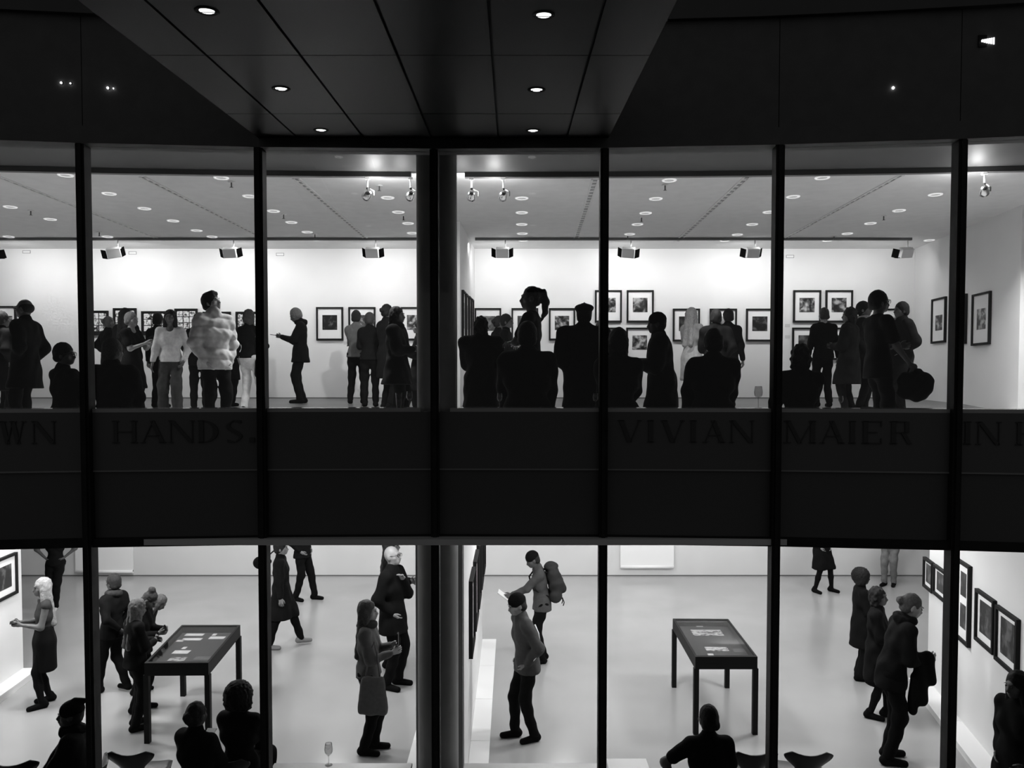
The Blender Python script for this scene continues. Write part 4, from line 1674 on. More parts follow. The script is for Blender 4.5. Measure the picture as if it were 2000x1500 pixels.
# ---- recessed downlights and sprinklers in the upper ceiling
dl = [(128, 342), (213, 378), (20, 404), (98, 428), (282, 407), (338, 431), (384, 450), (432, 347), (487, 383), (534, 412), (569, 434), (600, 453), (757, 386), (778, 414), (797, 436),
      (805, 455), (1019, 387), (1019, 415), (1019, 438), (1020, 456), (1022, 469), (1307, 352), (1281, 388), (1261, 416), (1245, 438), (1230, 457), (1502, 414), (1469, 438), (1440, 458),
      (1416, 469.5), (1606, 347), (1549, 384), (1827, 380), (1756, 411), (1700, 436), (1655, 456), (1616, 469.5), (1933, 434), (20, 463), (215, 464), (422, 466), (617, 468), (1815, 469)]
ORD = ['first', 'second', 'third', 'fourth', 'fifth', 'sixth', 'seventh', 'eighth', 'ninth', 'tenth', 'eleventh', 'twelfth']
ROWS = [(0, 360), (360, 395), (395, 421), (421, 444), (444, 460), (460, 999)]
proto = None
for px, py in dl:
    p = atz(px, py, CEIL)
    if p.y > 15.72 and p.y < 15.9:
        p.y = 15.68
    r_ = [i for i, (a, b) in enumerate(ROWS) if a <= py < b][0]
    k_ = sorted(q for q, w in dl if ROWS[r_][0] <= w < ROWS[r_][1]).index(px)
    lab = 'recessed ceiling light, %s from the left in the %s row back from the track' % (ORD[k_], ORD[r_])
    if proto is None:
        proto = empty('ceiling_downlight', p, None, 'ceiling light', 'recessed lights in the upper ceiling')
        MB().lathe([(.070, 0.0), (.075, -.010), (.098, -.010), (.104, 0)], 24).build('trim_ring', M_RIM_GLOW, proto)
        MB().lathe([(0, -.004), (.071, -.004)], 16).build('lens', mat('lens_grey', .6, .2, emit=.15), proto)  # faint glow put into the unlit lens
    else:
        c = copy_tree(proto)
        c.location = p
    (c if proto.location != p else proto)['label'] = lab
proto = None
SPR = 0
for px, py in ((60, 417), (194, 459), (452, 361), (554, 424), (615, 463), (741, 368), (788, 427), (1226, 466), (1253, 430), (1299, 367), (1629, 467), (1726, 427)):
    p = atz(px, py - 6, CEIL)
    if proto is None:
        proto = empty('sprinkler', p, 'tiny dark sprinkler head under the upper ceiling, first from the left', 'sprinkler', 'sprinklers in the upper ceiling')
        MB().lathe([(0, -.002), (.05, -.002), (.045, -.010), (0, -.012)], 14).build('rosette', M_WHITE, proto)
        MB().tube([(0, 0, -.01), (0, 0, -.075)], .011, 6).lathe([(0, -.075), (.028, -.078), (0, -.082)], 10).build('nozzle', M_TRACK, proto)
    else:
        c = copy_tree(proto)
        c.location = p
        SPR += 1
        c['label'] = 'tiny dark sprinkler head under the upper ceiling, %s from the left' % ORD[SPR]

# ---- glowing beads added as lamp reflections in the dark storey above
for k, (px, py, r_) in enumerate(((120, 162, .008), (138, 163, .0055), (211, 172, .009), (222, 173, .005), (1744, 172, .010), (1159, 228, .003))):
    y = yf((px - 1000) / F * 6.4) - .001
    y = yf(at(px, py, y).x) - .006
    p = at(px, py, y)
    rt = empty('lamp_reflection', p, ('tiny reflected point of light on the dark upper wall, ' + ('leftmost', 'second from left', 'third from left', 'faint one, fourth from left', 'alone at the right', 'faintest, right of the soffit')[k]), 'lamp', 'points of light on the dark upper wall')
    MB().ball((0, -.004, 0), r_).build('reflection_bead', M_LAMP, rt)
    MB().box(-r_ * 1.3, r_ * 1.3, 0, .006, -r_ * 1.3, r_ * 1.3).build('plate', M_BLACK, rt)
y = yf(at(1928, 80, 6.1).x) - .008
p = at(1928, 80, y)
rt = empty('louvred_lamp', p, 'small louvred lamp glowing on the dark wall at the top right', 'lamp')
MB().box(-.065, .065, 0, .010, -.045, .045).build('plate', M_BLACK, rt)
for k in range(6):
    x = -.045 + k * .017
    MB().add([(x, -.012, -.008 - k * .004), (x + .010, -.012, -.010 - k * .004), (x + .010, -.012, .008 + k * .003), (x, -.012, .006 + k * .003),
              (x, 0, -.008 - k * .004), (x + .010, 0, -.010 - k * .004), (x + .010, 0, .008 + k * .003), (x, 0, .006 + k * .003)],
             [(0, 1, 2, 3), (7, 6, 5, 4), (0, 4, 5, 1), (1, 5, 6, 2), (2, 6, 7, 3), (3, 7, 4, 0)]).build('louvre', mat('louvre_glow', .9, .4, emit=1.5), rt)

# ---- display cases (four-legged glass-topped tables)
def display_case(label, bl, br, fr, fl, h, apron=.15):
    """corner feet given as floor points, clockwise from back-left"""
    P4 = [Vector((p.x, p.y)) for p in (bl, br, fr, fl)]
    c = sum(P4, Vector((0, 0))) / 4
    root = empty('display_case', (c.x, c.y, 0), label, 'display case')
    q = [p - c for p in P4]
    ang = math.atan2((q[1] - q[0]).y, (q[1] - q[0]).x)
    for p in q:
        T_ = Matrix.Rotation(ang, 4, 'Z')
        # keep legs inside the outline
        pi = p * .955
        MB().box(-.03, .03, -.03, .03, 0, h - apron + .005, Matrix.Translation((pi.x, pi.y, 0)) @ T_).build('leg', M_BLACK, root)
    out = q
    inn = [p * .93 for p in q]
    m = MB()
    for i in range(4):
        j = (i + 1) % 4
        vs = [(out[i].x, out[i].y), (out[j].x, out[j].y), (inn[j].x, inn[j].y), (inn[i].x, inn[i].y)]
        m.prism(vs, h - apron, h)
    m.build('frame', M_BLACK, root)
    MB().prism([(p.x, p.y) for p in inn], h - apron, h - .09).build('base_board', mat('dark_grey_felt', .07, .9), root)
    MB().prism([(p.x * 1.0, p.y * 1.0) for p in inn], h - .010, h - .004).build('glass_top', M_CASEG, root)
    return root, c, ang, h - .09


def case_paper(cs, px, py, w, d, label, m=None, rot=0, sk=0, name='paper_sheet', cat='paper'):
    z = cs[3]
    p = atz(px, py, z)
    o = MB().box(-w / 2, w / 2, -d / 2, d / 2, 0.001, .004).build(name, m or M_PAPER, None, (p.x, p.y, z))
    o.rotation_euler = (0, 0, cs[2] + R(rot))
    tag(o, label, cat)
    return o


CR = display_case('black four-legged display case with a glass top, right half of the lower floor', atz(1313, 1340, 0), atz(1421, 1341, 0), atz(1478, 1436, 0), atz(1357, 1436, 0), .945)
CL = display_case('black display case with many papers under glass, visitors at its left', atz(357, 1357, 0), atz(471, 1357, 0), atz(409, 1452, 0), atz(284, 1453, 0), .95)
case_paper(CR, 1381, 1236, .40, .24, 'large pale photo spread in the right display case', PHOTO['c'], name='photo_print', cat='photograph')
case_paper(CR, 1366, 1223, .09, .06, 'small white card behind the large photo spread in the right case')
case_paper(CR, 1400, 1268, .28, .15, 'smaller photo print near the front of the right display case', PHOTO['c'], name='photo_print', cat='photograph')
case_paper(CR, 1388, 1279, .07, .07, 'small white card at the front of the right display case')
case_paper(CR, 1448, 1271, .20, .14, 'dark grey card at the right front of the right case', mat('dark_card', .12, .5))
for k, (px, py, w, d, lab) in enumerate(((380, 1240, .24, .09, 'white sheet farthest back in the left display case'), (375, 1249, .25, .09, 'second white sheet from the back in the left display case'),
                                         (352, 1252, .09, .07, 'small white card left of the second sheet in the left case'), (424, 1246, .20, .10, 'white sheet at the right side of the left display case'),
                                         (419, 1240, .05, .08, 'small white card behind the right-hand sheet in the left case'), (354, 1274, .20, .12, 'bright white sheet in the left front of the left case'),
                                         (360, 1266, .05, .08, 'small white slip touching the bright sheet of the left case'), (346, 1288, .20, .14, 'greyish print at the front left of the left case'),
                                         (374, 1296, .06, .06, 'small white card at the front edge of the left case'), (429, 1268, .04, .07, 'small white card at the right edge of the left case'),
                                         (401, 1286, .26, .12, 'dim grey print at the front right of the left case'))):
    m_ = M_PAPER
    if 'greyish' in lab:
        m_ = PHOTO['c']
    if 'dim grey' in lab:
        m_ = mat('dim_print', .16, .5, noise=.4, nscale=20)
    case_paper(CL, px, py, w, d, lab, m_)

# ---- moulded shell chairs with tubular legs
def shell_chair_meshes():
    m = MB()
    nu, nv = 17, 9
    vs = []
    # profile: seat front -> seat rear -> back top ; half widths
    prof = [(-.235, .445, .15), (-.20, .455, .205), (-.10, .45, .232), (0, .445, .236), (.10, .445, .222), (.165, .455, .19), (.205, .485, .145), (.225, .53, .105),
            (.238, .57, .10), (.250, .61, .125), (.262, .65, .165), (.272, .69, .198), (.280, .725, .218), (.285, .755, .226), (.288, .775, .224), (.290, .788, .218), (.291, .795, .21)]
    for i, (y, z, w) in enumerate(prof):
        for k in range(nv):
            u = (k / (nv - 1) - .5) * 2
            dy = -.05 * u * u if i > 7 else 0
            dz = .012 * u * u if i < 6 else 0
            top = 0
            if i > 10:
                top = (i - 10) / 6.0 * (-.045 * (1 - u * u) ** 1.2 - (.05 * max(0, abs(u) - .86) / .14))
            vs.append((u * w, y + dy, z + dz + top))
    n = len(vs)
    vs2 = [(x, y + (.012 if i // nv > 6 else 0), z - (.012 if i // nv <= 6 else 0)) for i, (x, y, z) in enumerate(vs)]
    fs = []
    for i in range(nu - 1):
        for k in range(nv - 1):
            a = i * nv + k
            fs.append((a, a + 1, a + nv + 1, a + nv))
            fs.append((n + a, n + a + nv, n + a + nv + 1, n + a + 1))
    for i in range(nu - 1):
        for k in (0, nv - 1):
            a = i * nv + k
            fs.append((a, a + nv, n + a + nv, n + a) if k == 0 else (a, n + a, n + a + nv, a + nv))
    for k in range(nv - 1):
        fs.append((k, n + k, n + k + 1, k + 1))
        a = (nu - 1) * nv + k
        fs.append((a, a + 1, n + a + 1, n + a))
    m.add(vs + vs2, fs, True)
    shell = m.mesh('shell', mat('black_moulded_shell', .012, .4))
    legs = []
    for sx, sy in ((-1, -1), (1, -1), (-1, 1), (1, 1)):
        legs.append(MB().tube([(sx * .05, sy * .04, .432), (sx * .14, sy * .14, .425), (sx * .185, sy * .19, .40), (sx * .235, sy * .25, .008)], [.008, .009, .009, .008], 8).mesh('leg', M_CHROME))
    hub = MB().lathe([(0, .425), (.07, .425), (.07, .438), (0, .438)], 16).mesh('hub', M_BLACK)
    return shell, legs, hub


SHELL, LEGS, HUB = shell_chair_meshes()


def chair(loc, rz, label, sc=1.0):
    """backrest at local +Y"""
    root = empty('shell_chair', loc, label, 'chair', 'shell chairs along the glass', rz)
    root.scale = (sc,) * 3
    link('shell', SHELL, root)
    for l in LEGS:
        link('leg', l, root)
    link('hub', HUB, root)
    return root


def chair_at(px, py, rz, label):
    p = atz(px, py, .79)
    o = Vector((0, .28))
    x = p.x - (math.cos(rz) * o.x - math.sin(rz) * o.y)
    y = p.y - (math.sin(rz) * o.x + math.cos(rz) * o.y)
    return chair((x, y, 0), rz, label)


chair_at(1476, 1466, math.pi + .05, 'empty black shell chair crossed by the mullion, right of the seated man')
chair_at(1582, 1467, math.pi - .05, 'empty black shell chair between the two right mullions, rightmost of the chairs')
chair_at(250, 1466, math.pi, 'empty black shell chair at the bottom left, beside the left mullion')
chair_at(20, 1486, math.pi + .2, 'black shell chair at the bottom left corner of the picture')

# ---- white cafe tables along the lower glass
def cafe_table(x0, x1, y0, y1, label, z=.74):
    root = empty('white_table', ((x0 + x1) / 2, (y0 + y1) / 2, 0), label, 'table', 'white tables along the lower glass')
    w, d = (x1 - x0) / 2, (y1 - y0) / 2
    bevel(MB().box(-w, w, -d, d, z - .03, z).build('tabletop', M_WHITE, root), .006)
    for sx in (-1, 1):
        for sy in (-1, 1):
            MB().tube([(sx * (w - .06), sy * (d - .06), 0), (sx * (w - .06), sy * (d - .06), z - .03)], .016, 8).build('leg', M_CHROME, root)
    return root


tA = atz(536, 1490, .74)
tB = atz(806, 1489, .74)
cafe_table(tA.x, tB.x, 6.62, tA.y, 'long white table edge along the bottom, left of the column')
tA = atz(906, 1490, .74)
tB = atz(1168, 1490, .74)
cafe_table(tA.x, tB.x, 6.62, tA.y, 'long white table edge along the bottom, right of the column')
tC = atz(1183, 1481, .74)
tD = atz(1262, 1481, .74)
cafe_table(tC.x, tD.x, 6.62, tC.y, 'white table at the bottom beside the seated man')


# ---- wine glasses
def glass_thing(loc, label, kind='wine', h=.20):
    root = empty('wine_glass' if kind == 'wine' else 'tumbler', loc, label, 'glass', None)
    s = h / .20
    if kind == 'wine':
        MB().lathe([(.0, .088 * s), (.018 * s, .092 * s), (.034 * s, .115 * s), (.038 * s, .145 * s), (.034 * s, .175 * s), (.030 * s, .20 * s), (.0285 * s, .20 * s), (.0325 * s, .175 * s), (.0365 * s, .145 * s), (.032 * s, .117 * s), (.0, .094 * s)], 24).build('bowl', M_WGLASS, root)
        MB().lathe([(.0, .005 * s), (.004 * s, .008 * s), (.0035 * s, .07 * s), (.007 * s, .088 * s)], 12).build('stem', M_WGLASS, root)
        MB().lathe([(.0, .0), (.034 * s, .0), (.033 * s, .003 * s), (.004 * s, .008 * s)], 24).build('foot', M_WGLASS, root)
    else:
        MB().lathe([(0, .0), (.018, 0), (.026, .15 * s), (.0275, .18 * s), (.025, .18 * s), (.022, .02), (0, .012)], 24).build('bowl', M_WGLASS, root)
    return root


def on_counter(px, label, kind='wine', h=.165, off=.12):
    x = (px - 1000) / F * 6.5
    for _ in range(3):
        x = at(px, 797, yc(x) + off).x
    glass_thing((x, yc(x) + off, ZS), label, kind, h)


on_counter(1481, 'stemmed wine glass standing alone on the upper counter left of the mullion', h=.178)
on_counter(800, 'wine glass nearest the column on the upper counter', h=.135)
on_counter(779, 'tall tapered glass beside the wine glass near the column', 'tumbler', h=.135)
on_counter(1163, 'faint wine glass on the counter in front of the beret silhouette', h=.12)
on_counter(976, 'wine glass between the two seated silhouettes right of the column', h=.12)
on_counter(1642, 'small wine glass right of the messy-haired seated woman', h=.10)
p = atz(642, 1494, .74)
glass_thing((p.x, p.y, .74), 'wine glass on the white table at the bottom, below the woman with the tote bag', h=.2)
# ================================================================== THE VISITORS
BK = .008
# ---------------- upper gallery, left bay, from left to right
person('person in dark clothes cut by the left picture edge, upper gallery', 4, 607, 11.6, face=150, hair='short', skin='dark', top='coat', L='pocket', Rr='pocket')
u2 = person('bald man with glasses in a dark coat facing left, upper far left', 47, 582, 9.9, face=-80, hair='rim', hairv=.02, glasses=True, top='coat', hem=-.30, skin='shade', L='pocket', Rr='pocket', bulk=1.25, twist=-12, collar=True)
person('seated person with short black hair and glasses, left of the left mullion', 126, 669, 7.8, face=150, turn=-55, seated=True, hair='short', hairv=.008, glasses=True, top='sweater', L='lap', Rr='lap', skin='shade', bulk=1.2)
person('grey-haired person with hand on hip behind the left mullion', 213, 617, 14.4, face=150, hair='bun', hairv=.10, top='jacket', L='hip', Rr='hip', skin='shade')
person('person with long black hair behind the light-haired woman', 246, 601, 13.6, face=170, hair='long', hairv=.008, top='coat')
u6 = person('short-haired blonde woman in a dark dress holding a wine glass', 257, 609, 12.6, face=78, hair='short', hairv=.16, top='dress', hem=-.46, bottom='skirt', kneeh=.45, sleeve='short', neckline=.07, collar=False, skin='mid', L=((.10, .36, 1.24), (.3, -.3, -1)), Rr=((.06, .30, 1.22), (.3, -.3, -1)))
u7 = person('seated grey-haired person in dark, back to the glass, upper left', 221, 661, 7.4, face=165, seated=True, hair='short', hairv=.07, top='coat', hem=-.2, bulk=1.9, wide=1.25, skin='shade', Rr='lap', L='lap')
u9 = person('person with black hair and dark bag hidden behind the light blouse', 309, 611, 14.1, face=175, hair='short', hairv=.008, top='jacket')
u8 = person('woman in a light loose blouse and wide dark trousers facing the glass', 332, 604, 12.4, face=12, hair='verylong', hairv=.008, top='blouse', topv=.42, bottom='wide', botv=.035, skin='dark', neckline=.08, collar=False, Rr=((.27, .06, .86), (.5, -1, 0)), L=((.22, .12, .92), (.8, -.8, 0)), stance=[(.11, .08, 0), (.13, -.05, 0)], hem=-.03)
person('person in dark clothes just left of the puffer jacket', 388, 611, 13.5, face=200, hair='short', hairv=.01, top='jacket', topv=.011, L='pocket', Rr='pocket')
person('dark-coated person hidden behind the puffer jacket on its right', 444, 616, 14.3, face=170, hair='short', hairv=.01, top='coat', L='pocket', Rr='pocket')
u10 = person('man in a pale quilted puffer jacket looking up to the right', 408, 570, 10.3, face=48, turn=32, nod=-16, tilt=0, hair='fringe', hairv=.012, top='puffer', topv=.62, botv=.011, skin='fair', hem=-.13, bulk=1.0, Rr=((.165, .07, .90), (.8, -.5, 0)), L=((.165, .06, .90), (.8, -.6, 0)), wide=1.05)
person('woman seen from behind in white trousers and a dark top', 487, 604, 13.3, face=170, hair='bob', hairv=.05, top='sweater', topv=.012, hem=-.01, botv=.58, shoev=.01, L=((.20, .0, .90), (.5, -1, 0)), Rr=((.05, .2, 1.1), (1, -.3, -.5)), stance=[(.10, -.02, 0), (.15, .08, 0)])
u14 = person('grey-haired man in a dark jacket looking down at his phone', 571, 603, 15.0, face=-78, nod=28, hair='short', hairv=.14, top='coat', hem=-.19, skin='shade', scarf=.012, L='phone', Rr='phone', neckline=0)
person('man in a light grey sweater seen from behind with folded arms', 696, 606, 14.9, face=178, hair='short', hairv=.02, top='sweater', topv=.13, hem=-.06, L='crossed', Rr='crossed', skin='mid', stance=[(.13, .02, 0), (.13, -.02, 0)])
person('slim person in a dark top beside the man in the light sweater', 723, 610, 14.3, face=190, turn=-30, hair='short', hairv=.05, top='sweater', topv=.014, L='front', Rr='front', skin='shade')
person('tall dark figure behind the laughing woman', 757, 593, 13.8, face=140, hair='bun', hairv=.01, top='coat', L='front', Rr='pocket')
person('laughing woman in a long black wrap, left of the column', 776, 598, 11.0, face=80, hair='long', hairv=.01, top='cloak', hem=-.30, topv=.010, skin='shade', L='front', Rr='front', bottom='wide', scarf=.012, wide=1.1, bulk=1.2)
person('person in black partly hidden by the left side of the column', 818, 624, 12.2, face=-90, hair='short', hairv=.01, top='coat', skin='shade', L='hold', Rr='hold')
# ---------------- upper gallery, right of the column
person('broad silhouette with bushy hair right beside the column', 940, 618, 9.2, face=170, hair='messy', hairv=.008, top='coat', bulk=2.2, wide=1.3, skin='dark', L='front', Rr='front')
person('dark-haired person close behind the bushy-haired silhouette, facing right', 990, 613, 12.9, face=80, hair='short', hairv=.015, top='jacket', L='front', Rr='front', skin='shade')
person('person with a tied bun in the crowd between bushy hair and ponytail', 975, 616, 13.8, face=120, hair='bun', hairv=.015, top='jacket', L='front', Rr='front', skin='shade')
u22 = person('girl with a high ponytail and sleeveless dark top, head in profile', 1036, 558, 9.0, face=-105, turn=18, hair='ponytail', hairv=.045, top='tank', sleeve='short', collar=False, L='crossed', Rr='crossed', skin='shade', bulk=.95)
person('round-headed silhouette seated with its back to the glass below the ponytail', 1030, 628, 7.4, face=178, seated=True, hair='short', hairv=.010, top='coat', bulk=1.8, wide=1.1, skin='shade', L='lean', Rr='lean')
person('broad silhouette in a beret with hands in pockets', 1141, 590, 8.7, face=175, hair='short', hairv=.008, hat='beret', top='coat', bulk=2.2, wide=1.35, L='pocket', Rr='pocket', skin='dark')
person('small face peering out behind the thin mullion', 1172, 627, 13.0, face=-60, hair='short', hairv=.03, top='jacket', skin='mid')
person('smooth-haired silhouette seated right of the thin mullion', 1208, 640, 7.5, face=170, seated=True, hair='bob', hairv=.008, top='jacket', bulk=1.3, skin='dark', L='lap', Rr='lap')
person('man in a knitted cap in sharp profile, facing left', 1281, 610, 8.3, face=-98, hair='crop', hat='beanie', hairv=.01, top='coat', bulk=2.3, wide=1.2, lean=6, skin='dark', L='hold', Rr='hold')
u28 = person('woman with long pale blonde hair in a light dress', 1352, 600, 13.6, face=130, hair='verylong', hairv=.22, top='dress', topv=.20, hem=-.40, bottom='skirt', botv=.28, kneeh=.5, sleeve='short', skin='mid', L='front', Rr='front', collar=False)
person('left one of the two dark-suited men seen from behind', 1398, 604, 12.4, face=178, hair='short', hairv=.012, top='jacket', bulk=1.8, L='front', Rr='pocket', skin='shade', wide=1.1)
person('right one of the two dark-suited men seen from behind', 1422, 603, 13.6, face=182, hair='short', hairv=.012, top='jacket', bulk=1.1, L=((.18, .05, .95), (.5, -1, 0)), Rr='loose', skin='shade', stance=[(.10, 0, 0), (.12, .12, 0)])
person('broad dark silhouette seated in front of the two suited men', 1393, 642, 7.5, face=178, seated=True, hair='short', hairv=.010, top='coat', bulk=1.45, wide=1.1, skin='dark', L='lean', Rr='lean')
person('seated woman with short messy hair, right of the wine glass mullion', 1564, 672, 7.3, face=185, turn=-20, seated=True, hair='messy', hairv=.008, top='jacket', bulk=1.35, wide=1.1, skin='dark', L='lean', Rr='lean')
person('man with cropped hair and pale neck seen from behind', 1609, 600, 14.2, face=180, hair='crop', hairv=.04, top='sweater', topv=.010, skin='mid', collar=False, L='loose', Rr='loose', bulk=1.15)
person('man with tousled hair turned left beside the cropped-haired man', 1659, 600, 12.7, face=-130, turn=10, hair='messy', hairv=.01, top='coat', bulk=1.7, skin='shade', L='front', Rr='front')
person('dark-haired person with a light collar just left of the tall man', 1688, 588, 13.4, face=60, hair='short', hairv=.01, top='coat', bulk=1.6, scarf=.2, skin='shade', L='pocket', Rr='pocket')
u37 = person('tall man with glasses in a black t-shirt holding a bag at his side', 1718, 567, 9.2, face=95, hair='short', hairv=.008, glasses=True, top='tee', topv=.010, sleeve='short', collar=False, skin='shade', bulk=2.2, hem=-.16, L='front', Rr=((.22, .24, .93), (.3, -1, 0)), wide=1.08)
person('bearded man facing left in front of the upper right wall', 1760, 589, 12.6, face=-85, hair='short', hairv=.01, top='coat', hem=-.55, skin='dark', L='pocket', Rr='pocket', bulk=1.7)

# ---------------- lower gallery
person('woman in black with hands on hips and pale sneakers, head hidden', 106, 985, feet=1190, H=1.66, floor='L', face=10, hair='long', hairv=.02, top='tee', sleeve='short', skin='shade', L='hip', Rr='hip', shoev=.45, stance=[(.02, .10, 0), (.12, -.04, 0)])
l2 = person('blonde woman in a dark sleeveless top and skirt at the lower left wall', 80, 1128, feet=1378, floor='L', face=-52, nod=4, hair='verylong', hairv=.24, top='tank', topv=.03, sleeve='none', collar=False, bottom='skirt', kneeh=.50, skin='shade', L='hold', Rr='hold', stance=[(.09, .06, 0), (.12, -.06, 0)])
l3 = person('man in a dark hooded jacket walking left beside the left mullion', 221, 1120, feet=1352, floor='L', face=-108, hair='short', hairv=.02, top='jacket', scarf=.03, skin='shade', L='back', Rr='pocket', stance=[(.08, .18, 0), (.10, -.16, 0.02)], lean=-4, bulk=1.1)
l4 = person('woman with long wavy fair hair seen from behind at the left display case', 274, 1168, feet=1418, floor='L', face=135, nod=15, hair='verylong', hairv=.09, top='jacket', bulk=1.1, hem=-.10, L='front', Rr='front', skin='shade', stance=[(.10, .03, 0), (.12, -.05, 0)])
l4b = person('woman with pinned-up curly hair looking down into the left display case', 304, 1152, feet=1388, floor='L', face=92, nod=38, lean=6, hair='bunup', hairv=.03, top='coat', hem=-.12, L='hold', Rr='front', skin='shade')
l4c = person('short person bending over the far side of the left display case', 324, 1208, feet=1350, H=1.42, floor='L', face=100, lean=26, nod=30, hair='long', hairv=.07, top='jacket', L='hold', Rr='hold', skin='shade')
person('person in a long striped coat walking behind the second mullion', 549, 1054, feet=1264, floor='L', face=100, hair='short', hairv=.02, top='coat', hem=-.45, topv=.018, shoev=.20, L='loose', Rr='loose', bulk=1.15, stance=[(.08, .30, 0.01), (.10, -.18, 0)])
person('standing figure in black whose head is hidden, left of the bald man', 590, 965, feet=1172, H=1.80, floor='L', face=70, hair='short', hairv=.02, top='jacket', L='pocket', Rr='pocket', stance=[(.12, .18, 0), (.10, -.08, 0)])
l8 = person('bald man with glasses and hand on his chest, left of the column', 765, 1064, feet=1342, floor='L', face=72, nod=-4, hair=None, glasses=True, skin='mid', top='coat', hem=-.24, topv=.010, L=((.0, .13, 1.34), (.6, .1, -1)), Rr='pocket', bulk=1.1)
person('long-haired person in black behind the bald man', 764, 1046, feet=1300, floor='L', face=95, hair='long', hairv=.02, top='coat', skin='shade', L='front', Rr='front')
l10 = person('long-haired woman in a grey satin shirt with a tote bag', 718, 1171, feet=1468, floor='L', face=88, nod=-2, hair='verylong', hairv=.05, top='blouse', topv=.07, hem=-.04, skin='mid', L=((.05, .26, 1.22), (.4, -.2, -1)), Rr='hold', bottom='trousers', scarf=.03, stance=[(.07, .05, 0), (.09, -.03, 0)])
l11 = person('man in a knitted cap with a backpack reading a booklet', 1033, 1078, feet=1293, floor='L', face=-84, nod=22, lean=8, hair='crop', hat='beanie', top='jacket', topv=.06, botv=.010, skin='shade', L='reach', Rr='down')
l12 = person('man in a knitted cap and a jacket with reflective stripes', 1004, 1160, feet=1447, floor='L', face=-72, nod=10, hair='crop', hat='beanie', top='jacket', topv=.05, skin='mid', L='pocket', Rr='pocket', stripes=1, bulk=1.25, lean=9, stance=[(.09, -.05, 0), (.10, .12, 0)])
person('woman in a dark knee-length coat with bare-looking dark legs, head hidden', 1607, 950, feet=1156, H=1.68, floor='L', face=30, hair='long', hairv=.02, top='coat', hem=-.44, bottom='skirt', kneeh=.48, L='pocket', Rr='pocket', stance=[(.20, .10, 0), (.16, -.02, 0)])
person('person in pale trousers with head hidden, beside the lower right corner', 1742, 945, feet=1143, H=1.72, floor='L', face=-40, hair='short', hairv=.02, top='jacket', botv=.14, L='pocket', Rr='pocket', stance=[(.07, .02, 0), (.09, .12, 0)])
person('woman with curly black hair seen in profile, left of the bending man', 1684, 1106, feet=1326, floor='L', face=80, hair='curly', hairv=.01, top='coat', hem=-.40, skin='dark', L='front', Rr='front', bottom='wide')
person('woman in a long black coat and ankle boots behind the bending man', 1716, 1146, feet=1400, floor='L', face=60, hair='messy', hairv=.01, top='coat', hem=-.42, skin='dark', bottom='skirt', kneeh=.46, L='front', Rr='front', bulk=1.15, stance=[(.06, .12, 0), (.10, -.06, 0)])
l17 = person('man with a small bun bending toward the pictures on the right', 1790, 1160, feet=1488, floor='L', face=84, lean=15, nod=10, hair='bun', hairv=.05, top='jacket', hem=-.16, skin='mid', L='front', Rr='hold', scarf=.010, botv=.009, bulk=1.1, stance=[(.09, .02, 0), (.10, -.04, 0)])
person('dark long-haired woman in profile cut by the right picture edge', 1984, 1310, floor='L', H=1.68, face=-75, hair='verylong', hairv=.010, top='coat', skin='shade', L='pocket', Rr='pocket', nod=6)
# seated visitors along the lower glass
S1 = person('seated person in a folded cap and thick coat, bottom left', 137, 1367, floor='L', H=1.70, face=-70, seated=True, hair='crop', hat='folded', top='coat', bulk=1.5, skin='dark', scarf=.012, L='lap', Rr='lap', hem=-.1)
S2 = person('seated silhouette with a small bun, next to the curly-haired one', 384, 1368, floor='L', H=1.70, face=160, seated=True, hair='bun', hairv=.02, top='jacket', bulk=1.15, skin='dark', L='lean', Rr='lap')
S3 = person('seated silhouette with a big round head of curly hair', 467, 1325, floor='L', H=1.72, face=172, seated=True, hair='curly', hairv=.01, top='sweater', bulk=1.15, skin='dark', L='lap', Rr='lap')
S4 = person('seated man with short hair and one knee raised to the left', 1383, 1374, floor='L', H=1.74, face=184, turn=8, seated=True, hair='crop', hairv=.01, top='tee', topv=.009, skin='shade', bulk=1.25, L=((.26, .04, 1.00), (1, .1, .7)), Rr=((.14, .14, .92), (.9, -.6, -.2)), sleeve='short')
for S, lab in ((S1, 'black shell chair under the seated person in the folded cap'), (S2, 'black shell chair under the seated silhouette with the small bun'), (S3, 'black shell chair under the curly-haired seated silhouette'), (S4, 'black shell chair under the seated man with the raised knee')):
    l = S['root'].location
    chair((l.x, l.y, 0), S['root'].rotation_euler[2], lab, .97)

# bench behind the upper counter for the seated visitors
bn = None
for i in range(7):
    m = MB().prism(seg_box(MX[i] + .05, MX[i + 1] - .05, .55, 1.05, 0, 0), floor_up(7.2) + .33, floor_up(7.2) + .40)
    m.prism(seg_box(MX[i] + .15, MX[i + 1] - .15, .70, .90, 0, 0), floor_up(7.2) - .05, floor_up(7.2) + .33)
    if bn is None:
        bn = struct(m.build('trim_30', M_BLACK))
    else:
        m.build('bench_segment', M_BLACK, bn)

# ================================================================== WHAT THEY CARRY
h = hand(u6, 0, .05)
g = glass_thing((h.x + .03, h.y, h.z - .04), 'wine glass in the hand of the short-haired blonde woman', h=.2)


